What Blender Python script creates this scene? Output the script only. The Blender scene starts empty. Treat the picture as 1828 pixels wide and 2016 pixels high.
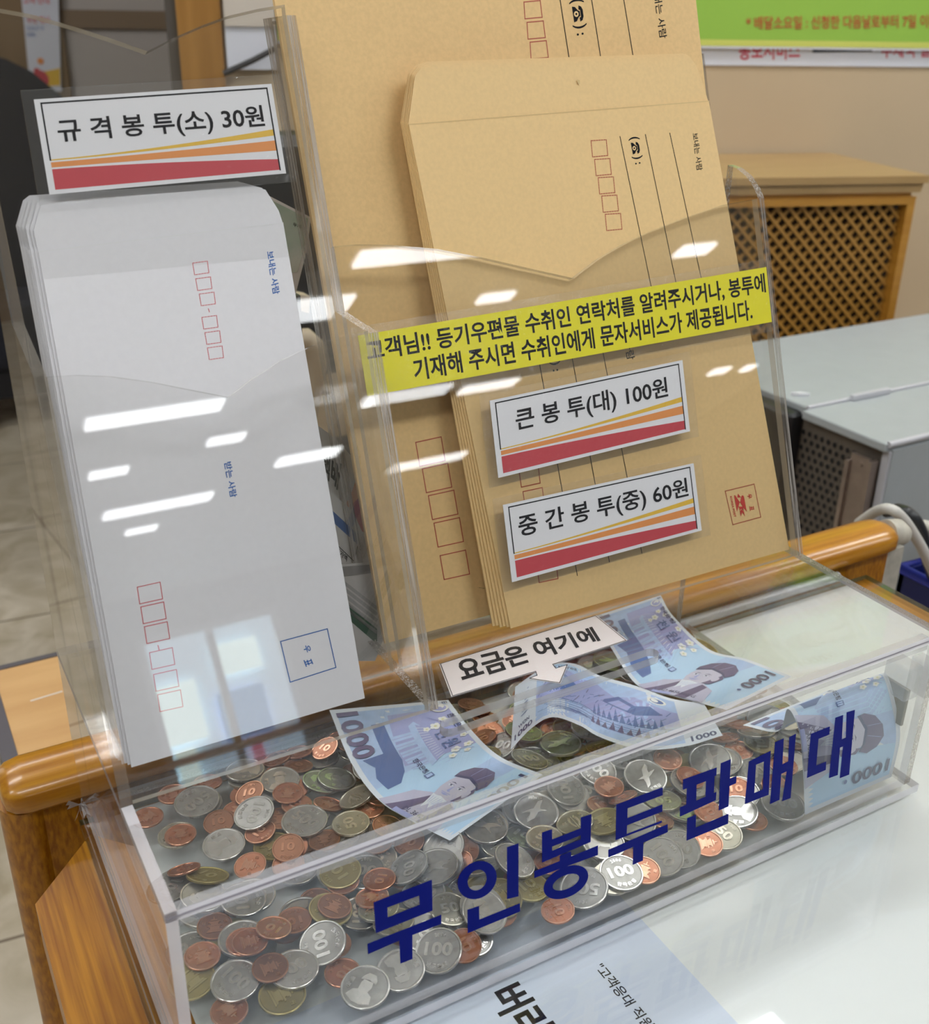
import bpy, bmesh, math, random
from mathutils import Vector, Matrix
sc = bpy.context.scene
C = sc.collection
random.seed(11)
# ------------------------------------------------------------------ camera
CAM = Vector((-0.056995, -0.331163, 0.321917))
RX = Vector((0.87151, -0.490135, 0.015403))
RY = Vector((-0.193363, -0.372345, -0.907728))      # image down
RZ = Vector((0.450644, 0.788116, -0.419277))        # view direction
FPX = 2118.21
cd = bpy.data.cameras.new('camera'); cam = bpy.data.objects.new('camera', cd); C.objects.link(cam)
cam.matrix_world = Matrix((( RX.x, -RY.x, -RZ.x, CAM.x), (RX.y, -RY.y, -RZ.y, CAM.y), (RX.z, -RY.z, -RZ.z, CAM.z), (0, 0, 0, 1)))
cd.sensor_fit = 'VERTICAL'; cd.sensor_height = 36.0; cd.lens = 36.0 * FPX / 2016
cd.clip_start = 0.01
cd.dof.use_dof = True; cd.dof.focus_distance = 0.60; cd.dof.aperture_fstop = 13
sc.camera = cam
# ------------------------------------------------------------------ light, exposure
sc.view_settings.view_transform = 'Standard'; sc.view_settings.look = 'None'
sc.view_settings.gamma = 1.0; sc.view_settings.use_curve_mapping = False
sc.view_settings.exposure = 1.33
LAMP = 7.0          # ceiling tubes
DAY = 0.8           # daylight behind the glass door
w = bpy.data.worlds.new('world'); sc.world = w; w.use_nodes = True
w.node_tree.nodes['Background'].inputs[0].default_value = (0.93, 0.96, 1, 1)
w.node_tree.nodes['Background'].inputs[1].default_value = 0.45
cy = sc.cycles
cy.max_bounces = 9; cy.diffuse_bounces = 3; cy.glossy_bounces = 4; cy.transmission_bounces = 8
cy.transparent_max_bounces = 64; cy.caustics_reflective = False; cy.caustics_refractive = False
cy.sample_clamp_indirect = 6

# ------------------------------------------------------------------ helpers
def ray(px, py):
    return RX * ((px - 914) / FPX) + RY * ((py - 1008) / FPX) + RZ
class Plane:
    """a real plane in the place: origin o, axes ex, ey, outward normal n"""
    def __init__(s, o, ex, ey):
        s.o = Vector(o); s.ex = Vector(ex).normalized(); s.ey = Vector(ey).normalized(); s.n = s.ex.cross(s.ey)
    def px(s, x, y):
        d = ray(x, y); t = (s.o - CAM).dot(s.n) / d.dot(s.n); q = CAM + d * t - s.o
        return (q.dot(s.ex), q.dot(s.ey))
    def pt(s, a, b, h=0.0):
        return s.o + s.ex * a + s.ey * b + s.n * h
    def up(s, h):
        return Plane(s.o + s.n * h, s.ex, s.ey)
def zplane(z): return Plane((0, 0, z), (1, 0, 0), (0, 1, 0))
def yplane(y): return Plane((0, y, 0), (1, 0, 0), (0, 0, 1))
TH = 0.34124
def lean(y0, th=TH): return Plane((0, y0, 0), (1, 0, 0), (0, math.sin(th), math.cos(th)))
def pt(px, py, z): 
    d = ray(px, py); return CAM + d * ((z - CAM.z) / d.z)

class MB:
    edge_split = None
    def __init__(s): s.v = []; s.f = []; s.m = []; s.sm = []
    def add(s, vs, fs, m=0, smooth=False):
        b = len(s.v); s.v += [Vector(v) for v in vs]
        for f in fs:
            s.f.append([b + i for i in f]); s.m.append(m); s.sm.append(smooth)
        return s
    def box(s, lo, hi, m=0, bev=0.0):
        if bev > 0:
            b = bmesh.new(); bmesh.ops.create_cube(b, size=1)
            for v in b.verts: v.co = Vector([(lo[i] + hi[i]) / 2 + v.co[i] * (hi[i] - lo[i]) for i in range(3)])
            bmesh.ops.bevel(b, geom=b.edges[:], offset=bev, segments=3, profile=.6, affect='EDGES', clamp_overlap=True)
            return s.bm(b, m)
        x0, y0, z0 = lo; x1, y1, z1 = hi
        return s.add([(x0,y0,z0),(x1,y0,z0),(x1,y1,z0),(x0,y1,z0),(x0,y0,z1),(x1,y0,z1),(x1,y1,z1),(x0,y1,z1)],
              [(0,3,2,1),(4,5,6,7),(0,1,5,4),(1,2,6,5),(2,3,7,6),(3,0,4,7)], m)
    def bm(s, b, m=0, smooth=False, M=None):
        b.verts.index_update()
        s.add([(M @ v.co if M else v.co) for v in b.verts], [[v.index for v in f.verts] for f in b.faces], m, smooth); b.free(); return s
    def prism(s, pl, poly, h0, h1, m=0, ms=None):
        """polygon in plane coords, extruded from height h0 to h1; ms = material of the cut edges"""
        n = len(poly); ms = m if ms is None else ms
        ar = sum(poly[i][0]*poly[(i+1)%n][1]-poly[(i+1)%n][0]*poly[i][1] for i in range(n))
        if ar < 0: poly = poly[::-1]
        vs = [pl.pt(a, b, h0) for a, b in poly] + [pl.pt(a, b, h1) for a, b in poly]
        s.add(vs, [list(range(n))[::-1], list(range(n, 2*n))], m)
        s.add(vs, [(i, (i+1) % n, n+(i+1) % n, n+i) for i in range(n)], ms); return s
    def poly(s, pl, poly, h=0.0, m=0):
        n = len(poly); ar = sum(poly[i][0]*poly[(i+1)%n][1]-poly[(i+1)%n][0]*poly[i][1] for i in range(n))
        if ar < 0: poly = poly[::-1]
        return s.add([pl.pt(a, b, h) for a, b in poly], [list(range(n))], m)
    def frame(s, pl, quad, wd, h, m=0):
        """outline of a quad drawn as a thin line of width wd"""
        for i in range(4): s.line(pl, quad[i], quad[(i+1) % 4], wd, h, m)
        return s
    def line(s, pl, a, b, wd, h, m=0):
        d = Vector((b[0]-a[0], b[1]-a[1])); L = d.length; d /= L; p = Vector((-d.y, d.x)) * wd/2; d = d * wd/2
        a = Vector(a) - d; b = Vector(b) + d
        return s.poly(pl, [tuple(a-p), tuple(b-p), tuple(b+p), tuple(a+p)], h, m)
    def dashed(s, pl, a, b, wd, h, m=0, n=6):
        for i in range(n):
            t0, t1 = i/n, (i+.62)/n
            s.line(pl, (a[0]+(b[0]-a[0])*t0, a[1]+(b[1]-a[1])*t0), (a[0]+(b[0]-a[0])*t1, a[1]+(b[1]-a[1])*t1), wd, h, m)
        return s
    def text(s, body, f, m=0, bold=0.0):
        """f maps (u,v) in the unit square of the text's bounding box to a world point"""
        vs, fs = text_mesh(body, bold)
        return s.add([f(u, v) for u, v in vs], fs, m)
    def tube(s, pts, r, m=0, seg=10, cap=True):
        pts = [Vector(p) for p in pts]; n = len(pts); vs = []
        t0 = (pts[1]-pts[0]).normalized(); up = Vector((0,0,1)) if abs(t0.z) < .9 else Vector((1,0,0))
        a = t0.cross(up).normalized()
        for i, p in enumerate(pts):
            t = (pts[min(i+1,n-1)]-pts[max(i-1,0)]).normalized(); a = (a - t*a.dot(t)).normalized(); b = t.cross(a)
            rr = r[i] if isinstance(r, (list, tuple)) else r
            vs += [p + (a*math.cos(k*2*math.pi/seg) + b*math.sin(k*2*math.pi/seg))*rr for k in range(seg)]
        fs = [(i*seg+k, i*seg+(k+1)%seg, (i+1)*seg+(k+1)%seg, (i+1)*seg+k) for i in range(n-1) for k in range(seg)]
        s.add(vs, fs, m, True)
        if cap: s.add(vs[:seg], [list(range(seg))[::-1]], m); s.add(vs[-seg:], [list(range(seg))], m)
        return s
    def build(s, name, mats, parent=None, loc=None):
        if s.edge_split is not None:      # cut edges above this height take the third material
            s.m = [2 if m == 1 and sum(s.v[i].z for i in f)/len(f) > s.edge_split else m for f, m in zip(s.f, s.m)]
        me = bpy.data.meshes.new(name); o0 = Vector(loc) if loc is not None else Vector((0,0,0))
        me.from_pydata([v - o0 for v in s.v], [], s.f)
        for m in (mats if isinstance(mats, (list, tuple)) else [mats]): me.materials.append(m)
        me.polygons.foreach_set('material_index', s.m); me.polygons.foreach_set('use_smooth', s.sm); me.update()
        o = bpy.data.objects.new(name, me); C.objects.link(o); o.location = o0
        if parent:
            o.parent = parent; o.location = o0 - parent.location
        return o
_tc = {}
def text_mesh(body, bold=0.0):
    k = (body, bold)
    if k not in _tc:
        cu = bpy.data.curves.new('t', 'FONT'); cu.body = body; cu.offset = bold; cu.resolution_u = 3
        o = bpy.data.objects.new('t', cu); C.objects.link(o)
        me = bpy.data.meshes.new_from_object(o.evaluated_get(bpy.context.evaluated_depsgraph_get()))
        vs = [(v.co.x, v.co.y) for v in me.vertices]; fs = [list(p.vertices) for p in me.polygons]
        x0 = min(v[0] for v in vs); x1 = max(v[0] for v in vs); y0 = min(v[1] for v in vs); y1 = max(v[1] for v in vs)
        _tc[k] = ([((a-x0)/(x1-x0), (b-y0)/(y1-y0)) for a, b in vs], fs)
        bpy.data.objects.remove(o); bpy.data.curves.remove(cu); bpy.data.meshes.remove(me)
    return _tc[k]
def quad(pl, tl, tr, br, bl):
    """bilinear map of the unit square (v up) onto four plane points"""
    tl, tr, br, bl = map(Vector, (tl, tr, br, bl))
    def f(u, v): 
        q = (bl*(1-u) + br*u)*(1-v) + (tl*(1-u) + tr*u)*v
        return (q.x, q.y)
    return f
def pquad(pl, *c): return quad(pl, *[pl.px(*q) for q in c])
def on(pl, f, h=0.0, r=(0,0,1,1)):
    """world mapping of text: sub-rectangle r of quad f at height h"""
    return lambda u, v: pl.pt(*f(r[0]+(r[2]-r[0])*u, r[1]+(r[3]-r[1])*v), h)
def tag(o, label, cat, group=None):
    o['label'] = label; o['category'] = cat
    if group: o['group'] = group
    return o
def thing(name, loc, label, cat, group=None):
    o = bpy.data.objects.new(name, None); C.objects.link(o); o.location = loc; o.empty_display_size = .02
    bpy.context.view_layer.update()
    return tag(o, label, cat, group)
def struct(o): o['kind'] = 'structure'; return o

# ------------------------------------------------------------------ materials
def mat(name, col, rough=.5, metal=0.0, spec=.5, coat=0.0, var=0.0, scale=40, bump=0.0, stretch=None, col2=None, emit=0.0):
    m = bpy.data.materials.new(name); m.use_nodes = True; nt = m.node_tree; b = nt.nodes['Principled BSDF']
    b.inputs['Base Color'].default_value = (*col, 1); b.inputs['Roughness'].default_value = rough; b.inputs['Metallic'].default_value = metal
    b.inputs['Specular IOR Level'].default_value = spec; b.inputs['Coat Weight'].default_value = coat; b.inputs['Coat Roughness'].default_value = .12
    if var or bump:
        tc = nt.nodes.new('ShaderNodeTexCoord'); mp = nt.nodes.new('ShaderNodeMapping'); no = nt.nodes.new('ShaderNodeTexNoise')
        no.inputs['Scale'].default_value = scale; no.inputs['Detail'].default_value = 5
        nt.links.new(tc.outputs['Object'], mp.inputs[0]); nt.links.new(mp.outputs[0], no.inputs['Vector'])
        if stretch: mp.inputs['Scale'].default_value = stretch
        if var:
            r = nt.nodes.new('ShaderNodeValToRGB'); c2 = col2 or tuple(c*(1-var) for c in col)
            r.color_ramp.elements[0].position = .35; r.color_ramp.elements[1].position = .65
            r.color_ramp.elements[0].color = (*c2, 1); r.color_ramp.elements[1].color = (*col, 1)
            nt.links.new(no.outputs['Fac'], r.inputs[0]); nt.links.new(r.outputs[0], b.inputs['Base Color'])
        if bump:
            bp = nt.nodes.new('ShaderNodeBump'); bp.inputs['Strength'].default_value = bump; bp.inputs['Distance'].default_value = .001
            nt.links.new(no.outputs['Fac'], bp.inputs['Height']); nt.links.new(bp.outputs[0], b.inputs['Normal'])
    if emit:
        b.inputs['Emission Color'].default_value = (*col, 1); b.inputs['Emission Strength'].default_value = emit
    return m
def clear(name, tint, rough=0.0, haze=0.0, hcol=(.8,.8,.8), streak=0.0, scale=(30,30,30), ior=1.49, crinkle=0.0):
    """thin-walled clear plastic or glass: Fresnel mirror over a tinted pass-through, plus an optional milky share"""
    m = bpy.data.materials.new(name); m.use_nodes = True; nt = m.node_tree; nt.nodes.remove(nt.nodes['Principled BSDF'])
    N = nt.nodes.new; L = nt.links.new
    ge = N('ShaderNodeNewGeometry'); mx = N('ShaderNodeMath'); mx.operation = 'MULTIPLY_ADD'
    mx.inputs[1].default_value = 1/ior - ior; mx.inputs[2].default_value = ior
    L(ge.outputs['Backfacing'], mx.inputs[0]); fr = N('ShaderNodeFresnel'); L(mx.outputs[0], fr.inputs['IOR'])
    tr = N('ShaderNodeBsdfTransparent'); tr.inputs[0].default_value = (*tint, 1)
    gl = N('ShaderNodeBsdfGlossy'); gl.inputs['Roughness'].default_value = rough; gl.inputs['Color'].default_value = (1,1,1,1)
    base = tr
    if crinkle:
        tc = N('ShaderNodeTexCoord'); no = N('ShaderNodeTexNoise'); no.inputs['Scale'].default_value = 170; no.inputs['Detail'].default_value = 2; no.inputs['Distortion'].default_value = .8
        bp = N('ShaderNodeBump'); bp.inputs['Strength'].default_value = crinkle; bp.inputs['Distance'].default_value = .0012
        L(tc.outputs['Object'], no.inputs['Vector']); L(no.outputs['Fac'], bp.inputs['Height']); L(bp.outputs[0], gl.inputs['Normal'])
    if haze:
        df = N('ShaderNodeBsdfPrincipled'); df.inputs['Base Color'].default_value = (*hcol, 1); df.inputs['Roughness'].default_value = .3
        hm = N('ShaderNodeMixShader'); hm.inputs[0].default_value = haze
        if streak:
            tc = N('ShaderNodeTexCoord'); mp = N('ShaderNodeMapping'); mp.inputs['Scale'].default_value = scale
            m0 = N('ShaderNodeMapping'); m0.inputs['Rotation'].default_value = (TH, 0, 0)     # streaks run along the leaning edges
            no = N('ShaderNodeTexNoise'); no.inputs['Scale'].default_value = 1; no.inputs['Detail'].default_value = 3
            L(tc.outputs['Object'], m0.inputs[0]); L(m0.outputs[0], mp.inputs[0]); L(mp.outputs[0], no.inputs['Vector'])
            r = N('ShaderNodeMapRange'); r.inputs[1].default_value = .35; r.inputs[2].default_value = .65
            r.inputs[3].default_value = max(0, haze-streak); r.inputs[4].default_value = min(1, haze+streak)
            L(no.outputs['Fac'], r.inputs[0]); L(r.outputs[0], hm.inputs[0])
            r2 = N('ShaderNodeValToRGB'); r2.color_ramp.elements[0].position = .4; r2.color_ramp.elements[1].position = .6
            r2.color_ramp.elements[0].color = tuple(c*.5 for c in hcol)+(1,); r2.color_ramp.elements[1].color = (*hcol, 1)
            L(no.outputs['Fac'], r2.inputs[0]); L(r2.outputs[0], df.inputs['Base Color'])
        L(tr.outputs[0], hm.inputs[1]); L(df.outputs[0], hm.inputs[2]); base = hm
    ms = N('ShaderNodeMixShader'); L(fr.outputs[0], ms.inputs[0]); L(base.outputs[0], ms.inputs[1]); L(gl.outputs[0], ms.inputs[2])
    L(ms.outputs[0], nt.nodes['Material Output'].inputs[0]); return m
def coinmat(name, a, b, rough, seedscale=260):
    m = mat(name, a, rough, .82, .5, 0, .0)
    nt = m.node_tree; N = nt.nodes.new; L = nt.links.new; p = nt.nodes['Principled BSDF']
    oi = N('ShaderNodeObjectInfo'); tc = N('ShaderNodeTexCoord'); ad = N('ShaderNodeVectorMath'); ad.operation = 'ADD'
    L(tc.outputs['Object'], ad.inputs[0]); L(oi.outputs['Location'], ad.inputs[1])
    no = N('ShaderNodeTexNoise'); no.inputs['Scale'].default_value = seedscale; no.inputs['Detail'].default_value = 6; L(ad.outputs[0], no.inputs['Vector'])
    m1 = N('ShaderNodeMath'); m1.operation = 'MULTIPLY_ADD'; m1.inputs[1].default_value = .75
    m2 = N('ShaderNodeMath'); m2.operation = 'MULTIPLY_ADD'; m2.inputs[1].default_value = .9; m2.inputs[2].default_value = -.28
    L(oi.outputs['Random'], m2.inputs[0]); L(no.outputs['Fac'], m1.inputs[0]); L(m2.outputs[0], m1.inputs[2])
    mx = N('ShaderNodeMix'); mx.data_type = 'RGBA'; mx.inputs[6].default_value = (*a, 1); mx.inputs[7].default_value = (*b, 1)
    mx.clamp_factor = True
    L(m1.outputs[0], mx.inputs[0]); L(mx.outputs[2], p.inputs['Base Color'])
    bp = N('ShaderNodeBump'); bp.inputs['Strength'].default_value = .25; bp.inputs['Distance'].default_value = .0002
    L(no.outputs['Fac'], bp.inputs['Height']); L(bp.outputs[0], p.inputs['Normal'])
    return m
ACRY = clear('acrylic', (.983,.983,.980))
EDGET = clear('acrylic_thin_edge', (.93,.92,.90), .05, .45, (.78,.72,.60)); EDGEW = clear('acrylic_wall_edge', (.93,.92,.90), .05, .12, (.66,.62,.57))
EDGE = clear('acrylic_edge', (.86,.83,.79), .10, .46, (.50,.46,.42), .36, (1300,1300,14))
EDGEL = clear('acrylic_lid_edge', (.95,.95,.96), .12, .70, (.84,.82,.87)); SLOTE = clear('slot_edge', (.93,.93,.93), .08, .5, (.66,.64,.62))
FILM = clear('laminate_film', (.975,.975,.975), .05, .025, (.8,.8,.8), ior=1.3, crinkle=.35)
GLASS = clear('table_glass', (.985,.99,.985)); GLEDGE = clear('glass_edge', (.35,.5,.42), .1, .35, (.12,.22,.17))
PVC = clear('clear_plastic', (.93,.93,.93), .05, .22, (.88,.89,.92))
PAPER = mat('white_card', (.80,.80,.83), .45); INK = mat('black_ink', (.008,.008,.012), .6, spec=.1); NAVY = mat('navy_vinyl', (.001,.006,.19), .5, spec=.08)
RED = mat('sign_red', (.56,.055,.075), .4); ORANGE = mat('sign_orange', (.80,.30,.08), .4); AMBER = mat('sign_amber', (.80,.50,.05), .4)
YELLOW = mat('yellow_paper', (.86,.78,.008), .42); REDINK = mat('red_ink', (.48,.09,.05), .5); REDPOST = mat('red_print', (.62,.05,.04), .5)
PINKINK = mat('pink_red_ink', (.66,.13,.16), .5); BLUEINK = mat('blue_ink', (.02,.12,.42), .5)
WHITEENV = mat('white_paper', (.785,.78,.815), .6, var=.02, scale=300)
KRAFT = mat('kraft_paper', (.86,.585,.262), .55, var=.07, scale=420, bump=.05); KRAFT2 = mat('kraft_paper_pale', (.89,.625,.295), .55, var=.05, scale=420)
KLINE = mat('kraft_fold', (.72,.51,.235), .6); WLINE = mat('paper_fold', (.765,.765,.78), .6)
def wood(name, a, b, stretch, coat=.35, rough=.35, scale=1.0):
    return mat(name, a, rough, coat=coat, var=.5, col2=b, scale=scale, stretch=stretch, bump=.03)
RAILW = wood('varnished_rail_wood', (.54,.245,.016), (.38,.145,.006), (13,240,240), .3, .28)
DESKW = wood('varnished_desk_wood', (.44,.185,.008), (.25,.085,.003), (420,12,120), .04)
PALEW = wood('pale_laminate', (.66,.40,.17), (.58,.33,.13), (6,40,40), .1, .45)
GRILLW = wood('cabinet_wood', (.52,.25,.035), (.43,.19,.022), (8,8,60), .15, .45)
GRILLT = wood('cabinet_top_wood', (.44,.28,.12), (.40,.25,.10), (6,20,20), .15, .4)
WHITEMAT = mat('white_desktop', (.82,.85,.85), .35, var=.03, scale=14)
DARK = mat('dark_brown_backing', (.045,.022,.007), .8); BLACK = mat('black_plastic', (.012,.012,.014), .4); NAVYCL = mat('navy_fabric', (.02,.022,.035), .8, var=.3, scale=120)
GREYM = mat('grey_metal', (.40,.43,.44), .45, .0, .5, var=.04, scale=30); GREYL = mat('light_grey_trim', (.52,.52,.55), .35)
STEEL = mat('bare_steel', (.42,.34,.29), .38, .75, var=.12, scale=60)

# ------------------------------------------------------------------ the room
FL = -0.829; CE = 1.78
WN = Vector((-.302, -.953, 0)).normalized(); WE = Vector((.953, -.302, 0)).normalized()
def wplane(d): return Plane(CAM - WN * d, WE, (0, 0, 1))
def tiles():
    m = mat('marble_floor', (.50,.43,.32), .28); nt = m.node_tree; N = nt.nodes.new; L = nt.links.new; p = nt.nodes['Principled BSDF']
    tc = N('ShaderNodeTexCoord'); no = N('ShaderNodeTexNoise'); no.inputs['Scale'].default_value = 9; no.inputs['Detail'].default_value = 8; no.inputs['Distortion'].default_value = 1.2
    r = N('ShaderNodeValToRGB'); r.color_ramp.elements[0].position = .36; r.color_ramp.elements[0].color = (.37,.31,.21,1)
    r.color_ramp.elements[1].position = .68; r.color_ramp.elements[1].color = (.57,.50,.39,1)
    br = N('ShaderNodeTexBrick'); br.offset = 0; br.inputs['Scale'].default_value = 1; br.inputs['Mortar Size'].default_value = .003
    br.inputs['Brick Width'].default_value = .45; br.inputs['Row Height'].default_value = .45
    mp = N('ShaderNodeMapping'); mp.inputs['Rotation'].default_value = (0,0,.1)
    mx = N('ShaderNodeMix'); mx.data_type = 'RGBA'; mx.inputs[7].default_value = (.16,.12,.08,1)
    L(tc.outputs['Object'], no.inputs['Vector']); L(tc.outputs['Object'], mp.inputs[0]); L(mp.outputs[0], br.inputs['Vector'])
    L(no.outputs['Fac'], r.inputs[0]); L(r.outputs[0], mx.inputs[6]); L(br.outputs['Fac'], mx.inputs[0]); L(mx.outputs[2], p.inputs['Base Color'])
    return m
struct(MB().box((-3.2,-9.1,FL-.05),(6.2,5.6,FL)).build('floor', tiles()))
WALLB = mat('beige_wall', (.58,.45,.295), .7, var=.06, scale=3); WALLG = mat('grey_panel_wall', (.52,.47,.43), .6, var=.05, scale=2)
WALLP = mat('darkened_wall', (.34,.32,.29), .7); CEIL = mat('ceiling_white', (.70,.69,.66), .8)  # unseen hall walls, coloured dark to weaken the haze mirrored in the panels
struct(MB().box((-3.2,-9.1,CE),(6.2,5.6,CE+.05)).build('ceiling', CEIL))
struct(MB().box((-3.25,-9.1,FL),(-3.2,5.6,CE)).build('wall_left', WALLP))
struct(MB().box((6.2,-9.1,FL),(6.25,5.6,CE)).build('wall_right', WALLP))
# wall behind the camera: a glass street door lets the daylight in
b = MB()
for lo, hi in (((-3.2,-9.15,FL),(1.45,-9.1,CE)), ((2.75,-9.15,FL),(6.2,-9.1,CE)), ((1.45,-9.15,1.42),(2.75,-9.1,CE))): b.box(lo, hi)
struct(b.build('wall_front', WALLP))
b = MB()
for x in (1.45, 2.06, 2.68): b.box((x,-9.14,FL),(x+.07,-9.09,1.42))
for z in (FL, .25, 1.35): b.box((1.5,-9.135,z),(2.7,-9.095,z+.07))
struct(b.build('door_1', mat('aluminium_frame', (.6,.6,.62), .3, .6)))
day = mat('daylight_sky', (.62,.83,1.0), .5, emit=DAY); day2 = mat('lit_sign_blue', (.10,.45,.95), .5, emit=DAY*.8); day3 = mat('lit_sign_pale', (.80,1.0,.95), .5, emit=DAY*2.2)
b = MB().box((1.3,-9.62,FL),(2.9,-9.6,1.6), 0).box((2.1,-9.55,.35),(2.55,-9.53,.8),1).box((1.55,-9.55,.45),(1.95,-9.53,1.0),2).box((2.2,-9.54,.95),(2.6,-9.52,1.25),2).box((1.62,-9.54,-.3),(1.8,-9.52,.40),2).box((2.3,-9.54,-.2),(2.4,-9.52,.3),3)
struct(b.build('window_1', [day, day2, day3, mat('lit_sign_pink', (.9,.25,.4), .5, emit=DAY)]))
# wall with the notice banner, and its wooden corner post
wp = wplane(2.03)
a0 = wp.px(430, 60)[0]; a1 = 3.4
struct(MB().prism(wp, [(a0, FL-CAM.z), (a1, FL-CAM.z), (a1, CE-CAM.z), (a0, CE-CAM.z)], -.06, 0).build('wall_back', WALLB))
pa, pb = wp.px(350, 60)[0], wp.px(436, 60)[0]
struct(MB().prism(wp, [(pa, FL-CAM.z), (pb, FL-CAM.z), (pb, CE-CAM.z), (pa, CE-CAM.z)], -.08, .015).build('trim_1', wood('corner_post_wood', (.40,.20,.05), (.30,.14,.03), (40,40,4))))
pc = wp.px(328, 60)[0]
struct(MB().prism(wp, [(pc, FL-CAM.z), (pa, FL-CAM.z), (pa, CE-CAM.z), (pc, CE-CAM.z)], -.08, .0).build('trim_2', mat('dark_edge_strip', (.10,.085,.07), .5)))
fp = wplane(4.3)
struct(MB().prism(fp, [(-3, FL-CAM.z), (2.2, FL-CAM.z), (2.2, CE-CAM.z), (-3, CE-CAM.z)], -.05, 0).build('wall_far', WALLG))
z0 = fp.px(220, 56)[1]; z1 = fp.px(220, 20)[1]
struct(MB().prism(fp, [(-3, z0), (2.2, z0), (2.2, z1), (-3, z1)], 0, .015).build('trim_3', mat('brown_wall_band', (.24,.165,.10), .5)))
z2 = fp.px(220, -120)[1]
ua = fp.px(118, 0)[0]
struct(MB().prism(fp, [(-3, FL-CAM.z), (ua, FL-CAM.z), (ua, CE-CAM.z), (-3, CE-CAM.z)], 0, .03).build('trim_4', wood('brown_wall_panel', (.25,.16,.08), (.18,.11,.05), (12,12,3))))
# ceiling lamps, rows parallel to the desk, far ones mirrored in the clear panels
FIXM = mat('lamp_housing', (.75,.75,.74), .5); TUBE = mat('lamp_diffuser', (.955,.98,1), .5, emit=LAMP); TUBE2 = mat('far_lamp_diffuser', (.955,.98,1), .5, emit=LAMP*.62)  # far diffusers emit less so their mirrored streaks stay soft
n = 0
for x, y, L_, hw in ((1.05,-4.29,.64,.07),(1.62,-3.3,.26,.10),(2.3,-2.88,1.3,.06),(2.52,-4.6,.55,.07),(2.53,-3.40,.18,.04),(3.1,-4.68,.38,.06),(1.30,-5.95,.66,.08),(3.3,-6.18,.6,.08),(2.15,-5.47,.4,.08),(3.52,-3.12,.2,.05),(5.3,-5.2,.16,.05),(5.62,-5.25,.10,.05),
                 (-1.2,-4.4,1.2,.11),(-.9,-.9,1.2,.11),(.95,-.9,1.2,.11),(2.8,-.9,1.2,.11),(4.4,-1.4,1.2,.11),(-.9,1.0,1.2,.11),(1.0,.85,1.2,.11),(2.9,.2,1.2,.11),(-.6,2.6,1.2,.11),(-2.3,-.2,1.2,.11)):
    t = thing('ceiling_light', (x, y, CE-.05), 'white fluorescent lamp fixture on the ceiling above the hall', 'ceiling light', 'ceiling lamps of the hall')
    MB().box((x-L_/2-.02,y-hw-.03,CE-.045),(x+L_/2+.02,y+hw+.03,CE-.001)).build('housing', FIXM, t)
    MB().box((x-L_/2,y-hw,CE-.058),(x+L_/2,y+hw,CE-.046)).build('diffuser', TUBE2 if y < -2.5 else TUBE, t)
for x, y in ((.92,-5.14),(1.52,-4.9),(1.27,-6.54)):
    t = thing('downlight', (x, y, CE-.03), 'small square downlight on the ceiling of the hall', 'downlight', 'ceiling downlights')
    MB().box((x-.12,y-.08,CE-.03),(x+.12,y+.08,CE-.001)).build('housing', FIXM, t)
    MB().box((x-.10,y-.06,CE-.04),(x+.10,y+.06,CE-.031)).build('diffuser', TUBE2, t)

# banner and signs on the wall
GREEN = mat('banner_green', (.31,.545,.07), .5); LIME = mat('banner_lime', (.62,.66,.14), .5); BOARD = mat('white_board', (.72,.73,.80), .4)
wb = wplane(2.028)
xl = wp.px(543, 10)[0]; xr = wp.px(1990, 0)[0]
def W(px, py): return wp.px(px, py)
t = thing('banner', wp.pt(*W(1600, 60), .012), 'lime green notice banner with red writing on the beige wall', 'banner')
zb = W(1600, 97)[1]; zc_ = W(1600, 80)[1]; zt = zb + .62
MB().prism(wp, [(xl, zb), (xr, zb), (xr, zt), (xl, zt)], .004, .012).build('panel', BOARD, t)
MB().poly(wp, [(xl, zc_), (xr, zc_), (xr, zt-.01), (xl, zt-.01)], .0125).build('green_field', GREEN, t)
MB().poly(wp, [(xl, zb+.004), (xr, zb+.004), (xr, zc_), (xl, zc_)], .0125).build('lime_border', LIME, t)
fq = pquad(wp, (1462,32), (1836,28), (1836,54), (1462,58))
MB().text('* 배달소요일 : 신청한 다음날로부터 7일 이내', on(wp, fq, .0135), 0, .015).build('lettering', mat('banner_red_ink', (.50,.10,.03), .5), t)
t = thing('wall_sign', wp.pt(*W(1600, 115), .02), 'white sign strip with large red writing, tucked under the green banner', 'sign')
z0 = W(1600, 130)[1]; z1 = W(1600, 92)[1]
MB().prism(wp, [(xl+.45, z0), (xr, z0), (xr, z1), (xl+.45, z1)], .0005, .0035).build('panel', BOARD, t)
b = MB().text('통보서비스', on(wp, pquad(wp, (1452,80), (1572,78), (1572,117), (1452,118)), .0038), 0, .02).text('우체국 알림', on(wp, pquad(wp, (1732,84), (1850,82), (1850,112), (1732,114)), .0038), 0, .02)
b.line(wp, W(1600,100), W(1712,98), .006, .0038, 1)
b.build('lettering', [mat('sign_red_ink', (.60,.02,.06), .5), INK], t)
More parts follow.
